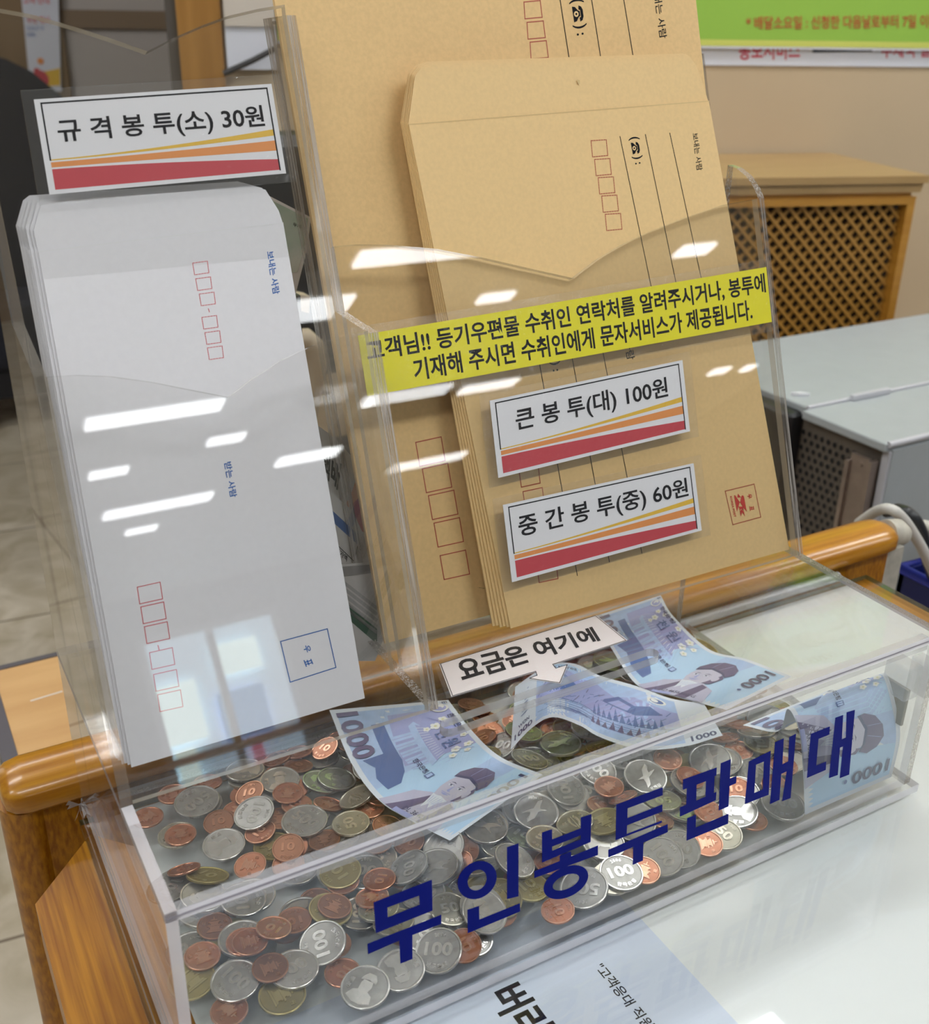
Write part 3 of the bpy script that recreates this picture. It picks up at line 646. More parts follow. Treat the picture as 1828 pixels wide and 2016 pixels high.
price_sign(pL, ((988,994),(1363,912),(1379,1044),(1006,1146)), '중 간 봉 투(중) 60원', (.06,.50,.95,.82), 'white price sign for middle envelopes, 60 won, lower of the pair on the kraft stack')
yq = pquad(pL, (703,661), (1506,526), (1517,634), (722,780))
t = thing('notice_strip', pL.pt(*yq(.5,.5), .001), 'long yellow notice strip with two lines of black writing on the large panel', 'notice')
R = lambda r: [yq(r[0],r[1]), yq(r[2],r[1]), yq(r[2],r[3]), yq(r[0],r[3])]
MB().prism(pL, R((0,0,1,1)), .0005, .0008).build('strip', YELLOW, t)
MB().prism(pL, R((-.012,-.17,1.008,1.14)), .0003, .0012).build('clear_tape', FILM, t)
b = MB(); b.text('고객님!! 등기우편물 수취인 연락처를 알려주시거나, 봉투에', on(pL, yq, .00085, (.012,.53,.992,.90)), 0, .022)
b.text('기재해 주시면 수취인에게 문자서비스가 제공됩니다.', on(pL, yq, .00085, (.10,.10,.945,.47)), 0, .022); b.build('lettering', INK, t)
# "pay here" card on the lid, an arrow pointing at the slot
def lidp(px, py): return LP.px(px, py)
A4 = [lidp(*q) for q in ((864,1309),(1173,1213),(1234,1262),(1088,1310),(1094,1318),(1117,1311),(1102,1347),(1042,1338),(1057,1332),(1054,1324),(888,1373))]
t = thing('pay_here_card', LP.pt(.23,.09,.0005), 'pinkish white arrow card on the lid pointing at the money slot', 'card')
PINKC = mat('pinkish_card', (.80,.735,.72), .5)
MB().prism(LP, A4, .0003, .0006).build('card', PINKC, t)
cen = Vector((.229,.090)); big = [tuple(cen + (Vector(q)-cen)*1.05) for q in A4]
MB().prism(LP, big, .0002, .0008).build('laminate', FILM, t)['label'] = 'clear laminate sleeve'
b = MB()
for i in range(len(A4)):
    a, c = [tuple(cen+(Vector(q)-cen)*.985) for q in (A4[i], A4[(i+1) % len(A4)])]; b.line(LP, a, c, .0004, .0007)
b.build('border', INK, t)
MB().text('요금은 여기에', on(LP, pquad(LP, (893,1302),(1165,1236),(1182,1263),(912,1347)), .00075), 0, .03).build('lettering', INK, t)

# ------------------------------------------------------------------ envelopes
def phone(b, pl, f, h=0):
    """a desk telephone with its receiver, drawn in the unit square"""
    P = lambda pts, m=0, dh=0: b.poly(pl, [f(*q) for q in pts], h+dh, m)
    P([(.02,.62),(.10,.84),(.30,.96),(.70,.96),(.90,.84),(.98,.62),(.74,.58),(.70,.72),(.30,.72),(.26,.58)])
    P([(.36,.68),(.64,.68),(.70,.52),(.92,.30),(.96,.04),(.04,.04),(.08,.30),(.30,.52)])
    P([(.5+.17*math.cos(a), .33+.21*math.sin(a)) for a in [k*math.pi/8 for k in range(16)]], 1, .00003)
    P([(.5+.07*math.cos(a), .33+.09*math.sin(a)) for a in [k*math.pi/8 for k in range(16)]], 0, .00006)
def envelope(name, pl, body, flap, th, mats, label, cat, group, printer=None, dx=0.0, ds=0.0, fan=0.0):
    c = pl.pt(sum(p[0] for p in body)/len(body)+dx, 0)
    t = thing(name, c, label, cat, group)
    hgt = max(p[1] for p in body); sh = lambda po: [(max(a+dx, .0056)+fan*(1-b_/hgt), b_+ds) for a, b_ in po]
    MB().prism(pl, sh(body), 0, th).build('body', mats[0], t)
    MB().prism(pl, sh(flap), 0, th*.35).build('flap', mats[1], t)
    if printer: printer(pl.up(th+.0001), t)
    return t
ORD = 'first second third fourth fifth sixth seventh eighth ninth tenth eleventh twelfth thirteenth fourteenth fifteenth sixteenth seventeenth eighteenth nineteenth twentieth'.split()
# white small envelopes
THW = TH + .075
def wplane_env(k): return Plane((0, .0950 + .00128*k, .0006), (1,0,0), (0, math.sin(THW), math.cos(THW)))
w0 = wplane_env(0)
Pw = lambda *q: [w0.px(*c) for c in q]
wb_, wf_ = Pw((718,1383),(556,440),(75,497),(260,1519)), Pw((556,440),(548,415),(522,374),(500,368),(90,397),(80,405),(66,455),(75,497))
mb_ = min(p[1] for p in wb_); wb_ = [(a, max(b_, .0012)) for a, b_ in wb_]
def wprint(pl, t):
    q = lambda *c: [pl.px(*x) for x in c]
    b = MB()
    def rb(cs, wd, dash):
        c = q(*cs)
        for i in range(4):
            if dash: b.dashed(pl, c[i], c[(i+1) % 4], wd, 0, 0, 5)
            else: b.line(pl, c[i], c[(i+1) % 4], wd, 0, 0)
    for x, y in ((395,528),(401,559),(408,589),(413,635),(419,665),(424,695)): rb(((x-16,y-10),(x+13,y-14),(x+16,y+9),(x-12,y+13)), .00035, True)
    for x, y in ((295,1168),(302,1207),(309,1246),(319,1297),(327,1340),(335,1380)): rb(((x-25,y-12),(x+20,y-22),(x+25,y+11),(x-20,y+21)), .0004, False)
    b.line(pl, *q((410,608),(412,614)), .0004, 0, 0); b.line(pl, *q((311,1271),(313,1279)), .0005, 0, 0)
    b.build('postcode_boxes', PINKINK, t)
    b = MB(); b9 = MB()
    def vt(body, tl, tr, br, bl):   # sideways writing: starts at the top, glyph tops to the right
        f = quad(pl, *q(tr, br, bl, tl)); b.text(body, on(pl, f), 0, .02)
    vt('보내는 사람', (524,496),(538,493),(551,577),(537,581)); vt('받는 사람', (440,911),(455,908),(467,977),(453,981))
    c = q((552,1263),(644,1238),(661,1314),(571,1343))
    b9.frame(pl, c, .0005, 0); b9.build('stamp_box', BLUEINK, t); vt('우', (596,1272),(609,1269),(613,1282),(600,1286)); vt('표', (597,1300),(612,1296),(617,1308),(602,1313))
    b.build('blue_writing', BLUEINK, t)
    b = MB().line(pl, wf_[0], wf_[-1], .0004, 0); b.build('fold_line', WLINE, t)
for k in range(9):
    envelope('envelope', wplane_env(k), wb_, wf_, .0011, (WHITEENV, WHITEENV),
             'white envelope at the front of its stack, printed in red and blue' if k == 0 else f'{ORD[k]} white envelope of the stack, counted from its printed front one', 'envelope', 'small white envelopes', wprint if k == 0 else None, dx=-(0,.0012,.0028,.0034,.0040,.0044,.0050,.0053,.0058)[k], ds=(0,.0008,.0012,.0003,.0016,.0010,.0014,.0018,.0012)[k])
# middle kraft envelopes
def kplane(k): return Plane((0, .1195 + .0011*k, .0005), (1,0,0), (0, math.sin(TH), math.cos(TH)))
k0 = kplane(0); Pk = lambda *q: [k0.px(*c) for c in q]
kb_ = Pk((1555,1085),(1393,200),(803,246),(1005,1247)); kb_ = [(min(a, .4503), max(b_, .001)) for a, b_ in kb_]
kf_ = Pk((1393,200),(1384,170),(1370,130),(1355,110),(850,127),(828,134),(816,150),(803,246))
def stamp_box(pl, t, b_red, q):
    pass
def kprint(pl, t):
    q = lambda *c: [pl.px(*x) for x in c]
    b = MB()
    for x, y in ((1179,292),(1186,329),(1193,365),(1200,401),(1207,437)):
        c = q((x-16,y-15),(x+14,y-17),(x+17,y+14),(x-13,y+17))
        for i in range(4): b.dashed(pl, c[i], c[(i+1) % 4], .0005, 0, 0, 6)
    for x, y in ((1021,832),(1030,878),(1040,935),(1049,985),(1058,1031),(1067,1077),(1075,1123)):
        b.frame(pl, q((x-20,y-17),(x+18,y-25),(x+23,y+16),(x-14,y+24)), .0006, 0)
    b.build('postcode_boxes', REDINK, t)
    MB().frame(pl, q((1427,967),(1484,953),(1497,1018),(1442,1033)), .0006, 0).build('stamp_box', REDINK, t)
    b = MB()
    for a, c in (((1318,262),(1388,585)),((1270,265),(1337,590)),((1220,269),(1288,596)),((1180,660),(1263,1089)),((1120,672),(1199,1106)),((1056,684),(1136,1133))): b.line(pl, *q(a, c), .0005, 0)
    def vt(body, tl, tr, br, bl, bold=.01):
        f = quad(pl, *q(tr, br, bl, tl)); b.text(body, on(pl, f), 0, bold)
    def tel(c):
        f = quad(pl, *q(c[1], c[2], c[3], c[0])); b.text('(', on(pl, f, 0, (0,0,.12,1)), 0, .02).text(')', on(pl, f, 0, (.68,0,.80,1)), 0, .02).text(':', on(pl, f, 0, (.92,.2,.98,.7)), 0, .02)
        phone(b, pl, lambda u, v: f(.17+.46*u, .12+.76*v))
    vt('보내는 사람', (1362,263),(1373,261),(1383,334),(1371,337)); tel(((1236,271),(1258,268),(1267,322),(1246,326)))
    vt('받는 사람', (1218,626),(1234,622),(1250,706),(1234,710)); tel(((1074,668),(1096,664),(1105,730),(1084,734)))
    b.build('black_printing', [INK, KRAFT2], t)
    b = MB()
    e_ = lambda pts: q(*[(1410+.1045*x, 930+.1045*y) for x, y in pts])
    for pts in ([(328,432),(350,434),(436,562),(408,645),(382,740)], [(470,440),(490,430),(512,452),(568,740),(492,650),(440,562)], [(402,400),(458,470),(388,476)],
                [(418,646),(498,640),(512,728),(468,684),(434,716)], [(436,728),(467,698),(514,738),(532,832),(482,752),(456,836),(444,780)]): b.poly(pl, e_(pts), .0001)
    def et(body, tl, tr, br, bl): b.text(body, on(pl, quad(pl, *e_([tr, br, bl, tl])), .0001), 0, .025)
    et('우', (572,408),(655,400),(668,490),(585,500)); et('표', (615,640),(695,628),(708,712),(630,725)); et('KOREA POST', (250,452),(284,445),(368,835),(327,848))
    b.build('post_emblem', REDPOST, t)
    MB().line(pl, kf_[0], kf_[-1], .0005, 0).build('fold_line', KLINE, t)
    MB().poly(pl, q((1135,156),(1141,158),(1141,166),(1137,165))).build('speck', KLINE, t)
for k in range(6):
    envelope('envelope', kplane(k), kb_, kf_, .0009, (KRAFT2, KRAFT2),
             'kraft envelope at the front of the middle-size stack, with black address lines' if k == 0 else f'{ORD[k]} envelope of the middle-size kraft stack, counted from its front', 'envelope', 'middle kraft envelopes', kprint if k == 0 else None, dx=-.0003*k, ds=(0,.0006,.0010,.0004,.0012,.0008)[k], fan=-.0014*k)
# large kraft envelopes
def gplane(k): return Plane((0, .1385 + .0012*k, .0005), (1,0,0), (0, math.sin(TH), math.cos(TH)))
g0 = gplane(0); Pg = lambda *q: [g0.px(*c) for c in q]
xr_ = Pg((1378,100))[0][0]; xl_ = xd + .0012
gb_ = [(xd+.0018,.001),(xr_-.004,.001),(xr_+.001,.398),(xl_-.002,.398)]
gf_ = [(xr_+.001,.398),(xr_-.012,.44),(xl_+.012,.44),(xl_-.002,.398)]
def gprint(pl, t):
    q = lambda *c: [pl.px(*x) for x in c]
    b = MB()
    for x, y in ((1043,-22),(1048,19),(1054,59),(1060,98)): b.frame(pl, q((x-17,y-15),(x+15,y-18),(x+19,y+15),(x-15,y+18)), .0006, 0)
    for x, y in ((846,889),(859,941),(871,994),(882,1048),(894,1112)): b.frame(pl, q((x-28,y-18),(x+22,y-29),(x+30,y+18),(x-20,y+29)), .0006, 0)
    b.build('postcode_boxes', REDINK, t)
    b = MB()
    for a, c in (((1096,-40),(1121,122)),((1158,-40),(1183,119)),((1221,-40),(1247,118))): b.line(pl, *q(a, c), .0006, 0)
    def vt(body, tl, tr, br, bl):
        f = quad(pl, *q(tr, br, bl, tl)); b.text(body, on(pl, f), 0, .01)
    def tel(c):
        f = quad(pl, *q(c[1], c[2], c[3], c[0])); b.text('(', on(pl, f, 0, (0,0,.12,1)), 0, .02).text(')', on(pl, f, 0, (.68,0,.80,1)), 0, .02).text(':', on(pl, f, 0, (.92,.2,.98,.7)), 0, .02)
        phone(b, pl, lambda u, v: f(.17+.46*u, .12+.76*v))
    tel(((1119,0),(1148,-4),(1157,68),(1130,73))); vt('보내는 사람', (1283,-32),(1298,-35),(1313,74),(1298,77))
    vt('서식 승인', (938,1157),(944,1156),(972,1160),(966,1162))
    b.build('black_printing', [INK, KRAFT2], t)
for k in range(4):
    envelope('envelope', gplane(k), gb_, gf_, .001, (KRAFT, KRAFT),
             'large kraft envelope at the front of the tall stack, with black address lines' if k == 0 else f'{ORD[k]} large kraft envelope of the tall rear stack, counted from its front', 'envelope', 'large kraft envelopes', gprint if k == 0 else None, dx=.0002*k, ds=.0008*k)

# ------------------------------------------------------------------ leaflets and parcel forms behind the rack
def pad(name, y0, poly, th, label, extra, side=PAPER, rot=0):
    pl = lean(y0); c = [pl.px(*q) for q in poly]; mn = min(b_ for a, b_ in c)
    t = thing(name, pl.pt(c[0][0], mn), label, 'paper form')
    MB().prism(pl, c, 0, th).build('sheet', side, t)
    if extra: extra(pl.up(th+.0001), t)
    return t
FORM = mat('form_paper', (.66,.64,.63), .5); GREYT = mat('grey_form_print', (.30,.29,.29), .6); FBLUE = mat('form_blue', (.02,.10,.36), .5); FGREEN = mat('form_green', (.02,.085,.05), .5)
pq = lambda pl, *c: [pl.px(*x) for x in c]
def ex1(pl, t):
    MB().text('택배', on(pl, quad(pl, *pq(pl,(631,886),(673,914),(664,966),(634,934)))), 0, .04).build('lettering', INK, t)
    b = MB().poly(pl, pq(pl,(676,1000),(690,975),(705,930),(712,935),(716,960),(700,1000),(684,1012)), 0, 1)
    b.poly(pl, pq(pl,(680,1010),(700,985),(718,970),(732,1010),(735,1050),(700,1045)), .0001, 0); b.build('swoosh', [RED, ORANGE], t)
pad('parcel_brochure', .1565, ((600,822),(655,862),(712,925),(742,1060),(746,1200),(600,1200)), .003, 'white parcel brochure with black lettering and a red swoosh behind the rack', ex1, FORM)
def ex2(pl, t):
    MB().poly(pl, pq(pl,(640,992),(700,1048),(708,1076),(642,1016))).build('blue_band', FBLUE, t)
    b = MB()
    for dy in (34, 62, 92): b.line(pl, *pq(pl,(640,1016+dy),(716,1090+dy)), .0004, 0)
    b.line(pl, *pq(pl,(704,1075),(690,1140)), .0004, 0)
    b.text('물품가액', on(pl, quad(pl, *pq(pl,(655,1068),(684,1095),(682,1106),(654,1080)))), 0, .02); b.build('form_lines', INK, t)
pad('parcel_form', .1525, ((620,945),(690,1005),(740,1115),(742,1180),(620,1180)), .003, 'white parcel form with a dark blue band, in front of the brochure', ex2, FORM)
def ex3(pl, t):
    b = MB()
    for k in range(5): b.line(pl, *pq(pl,(660,1134+12*k),(740,1196+12*k)), .0018, 0, 0)
    b.build('fine_print', mat('pale_print', (.45,.44,.44), .6), t)
    MB().poly(pl, pq(pl,(640,1150),(742,1238),(742,1262),(735,1262),(640,1180))).build('green_band', FGREEN, t)
    MB().poly(pl, pq(pl,(640,1118),(748,1110),(748,1126),(640,1140)), .0002).build('grey_strip', GREYT, t)
pad('delivery_form', .1490, ((630,1112),(748,1105),(752,1255),(735,1300),(630,1300)), .0022, 'white form with grey fine print and a dark green band, lowest behind the rack', ex3, FORM)
lpk = yplane(.30)
t = thing('leaflet_box', lpk.pt(*lpk.px(580,540)), 'pale box with a green printed front behind the white envelopes', 'box')
GRN = mat('pale_green_print', (.22,.42,.33), .5, var=.45, scale=24, col2=(.62,.66,.62))
MB().prism(lpk, pq(lpk,(515,378),(612,428),(604,492),(582,578),(540,590),(515,590)), -.012, 0).build('carton', PAPER, t)
MB().poly(lpk, pq(lpk,(518,386),(606,430),(598,490),(585,535),(540,545),(518,500)), .0003).build('printed_front', GRN, t)
MB().text('우체국', on(lpk, quad(lpk, *pq(lpk,(576,437),(600,446),(599,453),(576,445))), .0006), 0, .02).build('lettering', INK, t)
b = MB(); q = lpk.px(560,588); b.prism(lpk, [(q[0]-.012, q[1]), (q[0]+.012, q[1]), (q[0]+.012, -.108), (q[0]-.012, -.108)], -.010, -.004); b.build('stand_foot', BLACK, t)

# ------------------------------------------------------------------ banknotes: flat art laid over a curved sheet
NB = [mat('note_blue', (.44,.60,.88), .55, var=.10, scale=160), mat('note_cyan', (.46,.68,.90), .55), mat('note_lilac', (.36,.40,.70), .55), mat('note_purple', (.13,.11,.22), .55),
      mat('note_pale', (.72,.78,.86), .55), mat('note_navy', (.10,.17,.40), .55), mat('note_skin', (.56,.55,.68), .55), mat('note_white', (.82,.84,.82), .55), mat('note_ink', (.05,.06,.16), .5), mat('note_lemon', (.70,.70,.40), .55), mat('note_robe', (.50,.50,.66), .55)]
BL, CYA, LIL, PUR, PAL, NAV, SKI, WHI, NIK, LEM, ROB = range(11)
class Art:
    def __init__(s): s.b = bmesh.new(); s.lay = s.b.verts.layers.float.new('h'); s.k = 0
    def poly(s, pts, m, step=True):
        s.k += .010 if step else 0
        vs = [s.b.verts.new((x, y, 0)) for x, y in pts]
        for v in vs: v[s.lay] = s.k
        f = s.b.faces.new(vs); f.material_index = m; f.normal_update()
        if f.normal.z < 0: f.normal_flip()
        return s
    def ell(s, cx, cy_, rx, ry, m, rot=0, n=18, step=True):
        c, d = math.cos(rot), math.sin(rot)
        return s.poly([(cx+rx*math.cos(a)*c-ry*math.sin(a)*d, cy_+rx*math.cos(a)*d+ry*math.sin(a)*c) for a in [2*math.pi*i/n for i in range(n)]], m, step)
    def text(s, body, x0, y0, x1, y1, m, bold=.02, vert=False):
        s.k += .010; vs, fs = text_mesh(body, bold)
        if vert: V = [s.b.verts.new((x0+(x1-x0)*v, y1-(y1-y0)*u, 0)) for u, v in vs]
        else: V = [s.b.verts.new((x0+(x1-x0)*u, y0+(y1-y0)*v, 0)) for u, v in vs]
        for v in V: v[s.lay] = s.k
        for f in fs:
            try: s.b.faces.new([V[i] for i in f]).material_index = m
            except ValueError: pass
        return s
    def line(s, a, c, w, m, step=False):
        d = Vector((c[0]-a[0], c[1]-a[1])).normalized(); p = Vector((-d.y, d.x))*w/2
        return s.poly([(a[0]-p.x,a[1]-p.y),(c[0]-p.x,c[1]-p.y),(c[0]+p.x,c[1]+p.y),(a[0]+p.x,a[1]+p.y)], m, step)
def portrait(A, cx, cy_, s=1.0):
    """an old scholar in a soft black hat, three-quarter view"""
    P = lambda pts: [(cx+x*s, cy_+y*s) for x, y in pts]
    A.poly(P([(-26,-30),(-19,-13),(-9,-8),(9,-7),(20,-13),(25,-30)]), ROB)
    A.poly(P([(-20,-30),(-6,-9),(-2,-11),(-10,-30)]), PUR); A.poly(P([(6,-30),(10,-9),(15,-11),(14,-30)]), PUR)
    A.poly(P([(-9,10),(-10.2,4),(-9.6,-2),(-7,-8),(-3,-11.5),(2,-11.5),(7,-8),(10.5,-2),(11.5,5),(10.5,11),(0,13)]), SKI)
    A.poly(P([(-7.5,-8),(-5.5,-13),(-3.5,-20),(-1,-15.5),(1.5,-19),(3,-13),(6.5,-9),(3.4,-8.4),(-1,-7.4),(-4.6,-8.2)]), PAL)
    A.k += .01
    for k in range(5): A.line((cx+(-5+k*2.2)*s,cy_-9.5*s),(cx+(-3.6+k*1.3)*s,cy_-15*s),.3,LIL)
    A.poly(P([(8,-8),(13,-6),(15,4),(12,8),(10.5,2)]), PUR)
    A.ell(cx+11.5*s, cy_+1*s, 1.9*s, 3.4*s, SKI)
    A.poly(P([(-11,8),(-12,13),(-8,20),(0,24),(9,24),(15,19),(17,12),(14,6),(10,9),(0,11.5)]), PUR)
    A.poly(P([(-11,8.4),(-11.3,10.2),(0,13.5),(10,10.8),(14.2,7.4),(14,6),(10,9),(0,11.5)]), NIK)
    A.k += .01; A.line((cx-2*s,cy_+14*s),(cx-1*s,cy_+23.5*s),.35,LIL); A.line((cx+5*s,cy_+13*s),(cx+9*s,cy_+22*s),.35,LIL)
    for x in (-5, 3.5):
        A.poly(P([(x-2.6,4.2),(x,5.2),(x+2.8,4.4),(x,4.5)]), NIK); A.ell(cx+x*s, cy_+2.2*s, 2.1*s, .8*s, PAL); A.ell(cx+x*s, cy_+2.2*s, .8*s, .7*s, NIK); A.k += .01; A.line((cx+(x-2.2)*s,cy_+2.9*s),(cx+(x+2.2)*s,cy_+2.9*s),.3,PUR)
    A.poly(P([(-1.6,3),(-3.0,-2.2),(-1.4,-3.0),(.6,-2.4),(-.9,-2)]), LIL)
    A.poly(P([(-4.6,-5.2),(-1,-4.6),(2.6,-5.2),(-1,-6.2)]), LIL); A.k += .01; A.line((cx-5*s,cy_-4.2*s),(cx+3*s,cy_-4.2*s),.5,LIL)
def front_art(serial):
    A = Art(); A.poly([(0,0),(136,0),(136,68),(0,68)], PAL)
    A.poly([(3,3),(133,3),(133,65),(3,65)], BL)
    A.poly([(60,3),(86,3),(86,65),(52,65)], CYA); A.poly([(100,3),(133,3),(133,65),(112,65)], CYA)
    A.poly([(9,30),(52,24),(60,65),(9,65)], LIL)
    for k in range(9): A.poly([(108+k*3,3),(111+k*3,3),(109.5+k*3,6.5)], PAL)
    A.poly([(36,6),(44,10),(52,7),(64,8),(64,16),(56,22),(46,25),(14,26),(14,19),(36,18)], NAV)
    for x in (26,33,40,47,54): A.poly([(x,26),(x+4.6,26),(x+4.6,38),(x,38)], BL); A.k += .01; A.line((x+2.3,26),(x+2.3,38),.5,LIL)
    A.poly([(21,38),(62,36),(58,43),(26,46),(18,42)], BL); A.poly([(21,42),(60,40),(56,45),(26,48)], LIL)
    A.k += .01
    for k in range(14): A.line((24+k*2.6,41.5),(26+k*2.3,46.5),.35,PAL)
    for x, y, r in ((22,58,2.3),(27,52,2.6),(29,61.5,1.9),(45,62.6,1.9),(57,61,2.4),(57,53,2.5),(63,58,1.8),(62,49,2.0),(28,46.5,1.7)):
        for j in range(5): A.ell(x+r*.75*math.cos(j*1.2566), y+r*.75*math.sin(j*1.2566), r*.55, r*.55, WHI, n=9, step=(j == 0))
        A.ell(x, y, r*.4, r*.4, LEM, n=8)
    A.k += .01; A.line((16,50),(30,62),.5,LIL); A.line((54,50),(64,62),.5,LIL)
    A.ell(9,60,5.2,5.2,WHI); A.ell(9,60,4.0,4.0,LIL); A.ell(8,60.6,2.2,2.8,WHI,.5); A.ell(10,59.4,1.6,2.2,LIL,.5)
    A.text('한국은행', 18, 61.4, 40, 65.6, NIK); A.text('천 원', 33, 48.5, 52, 58.5, NAV, .015); A.text('한국은행', 50, 29, 66, 32.5, NIK)
    A.poly([(67.5,28),(71.5,28),(71.5,33),(67.5,33)], NAV); A.poly([(68.2,28.7),(70.8,28.7),(70.8,32.3),(68.2,32.3)], BL)
    A.text('1000', 3, 2.5, 35, 15, PUR, .03)
    portrait(A, 94, 31, 1.02)
    A.text('1000', 121, 34, 129, 62, NIK, .02, vert=True); A.ell(125,29,1.3,1.3,NAV)
    A.text(serial, 84, 3.4, 112, 6.6, NIK, .01); A.text('E', 3, 63, 5, 66, NIK); A.poly([(80,0),(96,0),(96,3),(80,3)], LIL)
    return A
def back_art():
    A = Art(); A.poly([(0,0),(136,0),(136,68),(0,68)], PAL); A.poly([(22,4),(118,4),(118,64),(22,64)], BL)
    A.poly([(22,40),(36,52),(48,60),(62,52),(74,58),(86,48),(96,54),(118,46),(118,26),(22,22)], LIL)
    A.poly([(26,38),(38,48),(47,55),(54,47),(60,40),(50,36),(36,32)], NAV); A.poly([(30,38),(40,45),(47,51),(52,45),(44,39)], BL)
    A.poly([(78,40),(88,50),(96,44),(104,48),(110,40),(96,34)], NAV); A.poly([(82,40),(88,46),(94,42),(92,37)], LIL)
    A.k += .01
    for k in range(9):
        y = 24-k*1.6; A.line((24+k*2,y),(70+4*math.sin(k*2.1),y+2*math.sin(k)),.55,NAV); A.line((70,y+1),(114-k,y-1+math.sin(k*1.7)),.55,NAV if k % 2 else LIL)
    for k in range(12): A.poly([(72+k*3.2,22),(73.4+k*3.2,33+3*math.sin(k*1.9)),(74.8+k*3.2,22)], NAV, k == 0)
    for k in range(10): A.poly([(70+k*4.2,12),(72.4+k*4.2,20+2*math.sin(k*2.3)),(73.2+k*4.2,12)], PUR, k == 0)
    for k in range(26):
        x = 24+k*3.5; y = 34+9*math.sin(k*.55)+3*math.sin(k*1.7); A.line((x,y),(x+3+1.5*math.sin(k),y+4+2*math.sin(k*2.3)),.5,NAV if k % 3 else PUR); A.line((x+1,y-6),(x+3.5,y-2+math.sin(k)),.45,LIL if k % 2 else NAV)
    for k in range(14): A.line((24+k*6.6,14-2*math.sin(k)),(30+k*6.6,13+2*math.sin(k*1.3)),.45,NAV)
    A.ell(108,57,5,4,WHI); A.ell(108,57,3.6,2.8,NAV); A.ell(106.8,57.4,2,2,WHI)
    A.ell(40,62,20,4,CYA); A.text('Bank of Korea', 22, 60, 58, 64, NIK, .01)
    A.text('1000', 3, 5, 19, 11, NIK, .02); A.text('1000', 121, 4, 134, 12, NIK, .03); A.text('WON', 6, 14, 16, 18, NIK)
    A.k += .01
    for k in range(8): A.line((8+k*.7,26+k*4),(14,27+k*4),.8,NAV)
    return A
def lift(px, py, h): return pt(px, py, -HB + h/1000)
def note(name, art, e0, e1, label, cat='banknote', bulge=0.0):
    """e0, e1: the two long edges (3-D points, u = 0..1); v runs from e0 to e1"""
    def cr(E):
        P4 = [E[0]*2-E[1]] + E + [E[-1]*2-E[-2]]; n = len(E)-1
        def g(u):
            x = min(max(u, 0), .99999)*n; i = int(x); u = x-i; a, b_, c, d = P4[i:i+4]
            return .5*((2*b_)+(c-a)*u+(2*a-5*b_+4*c-d)*u*u+(3*b_-a-3*c+d)*u**3)
        return g
    g0_, g1_ = cr(e0), cr(e1)
    def S(u, v):
        p = g0_(u).lerp(g1_(v*0+u), v); return p
    def Nn(u, v):
        e = .004; n = (S(min(u+e,1),v)-S(max(u-e,0),v)).cross(g1_(u)-g0_(u)); return n.normalized() if n.length > 0 else Vector((0,0,1))
    b = art.b
    for _ in range(7):
        ed = [e for e in b.edges if e.calc_length() > 3.4]
        if not ed: break
        bmesh.ops.subdivide_edges(b, edges=ed, cuts=1, use_grid_fill=False)
    bmesh.ops.triangulate(b, faces=[f for f in b.faces if len(f.verts) > 3])
    for _ in range(3):
        ed = [e for e in b.edges if e.calc_length() > 3.8]
        if not ed: break
        bmesh.ops.subdivide_edges(b, edges=ed, cuts=1); bmesh.ops.triangulate(b, faces=[f for f in b.faces if len(f.verts) > 3])
    for v in b.verts:
        u, w_ = v.co.x/136, v.co.y/68; h = v[art.lay]/1000 + .00001
        v.co = S(u, w_) + Nn(u, w_)*h
    m = MB().bm(b); 
    # keep per-face materials
    return m
def make_note(art, e0, e1, label, loc):
    mats = [f.material_index for f in art.b.faces]
    m = note('n', art, e0, e1, label)
    return m
def note_obj(art, e0, e1, label, cat='banknote'):
    # the bmesh keeps material indices through subdivision, so write it straight to a mesh
    b = art.b
    note_b = b.copy()
    art2 = Art.__new__(Art); art2.b = note_b; art2.lay = note_b.verts.layers.float['h']; art2.k = 0
    fake = MB.bm
    me = bpy.data.meshes.new('banknote')
    store = {}
    def grab(self, bm_, *a, **k):
        bm_.to_mesh(me); bm_.free(); return self
    MB.bm = grab
    try: note('n', art2, e0, e1, label)
    finally: MB.bm = fake
    b.free()
    c = (e0[len(e0)//2] + e1[len(e1)//2])/2
    for v in me.vertices: v.co -= c
    for m in NB: me.materials.append(m)
    o = bpy.data.objects.new('banknote', me); C.objects.link(o); o.location = c
    return tag(o, label, cat, 'banknotes in the coin box')
note_obj(front_art('DL 3640251 A'), [lift(*q) for q in ((648,1398,19),(690,1500,17),(745,1575,16),(820,1622,14),(885,1655,12))], [lift(*q) for q in ((882,1378,22),(930,1440,26),(985,1490,21),(1068,1525,18))],
         'light blue banknote lying on the coins below the small compartment')
note_obj(front_art('AD 4656210 G'), [lift(*q) for q in ((1165,1215,34),(1200,1272,27),(1255,1350,17),(1330,1372,18),(1430,1398,19))], [lift(*q) for q in ((1300,1172,37),(1325,1213,32),(1395,1278,20),(1470,1298,22),(1558,1332,25))],
         'light blue banknote behind the money slot, portrait up, with a brown coin on it')
note_obj(back_art(), [lift(*q) for q in ((1005,1476,17),(1048,1432,28),(1088,1412,34),(1140,1428,26),(1182,1452,20),(1260,1475,18),(1345,1470,17),(1422,1448,16))],
         [lift(*q) for q in ((1014,1352,30),(1052,1325,40),(1090,1306,45),(1135,1308,38),(1180,1330,26),(1250,1350,20),(1320,1375,18),(1385,1385,18))],
         'arched banknote showing its landscape side, under the money slot')
def wallp(px, py, y): q = yplane(y); return q.pt(*q.px(px, py))
e0 = [Vector((.352,.046,-.060)), wallp(1530,1440,.030), wallp(1550,1396,.020), wallp(1572,1440,.0105), wallp(1580,1520,.0085), wallp(1583,1608,.0085)]
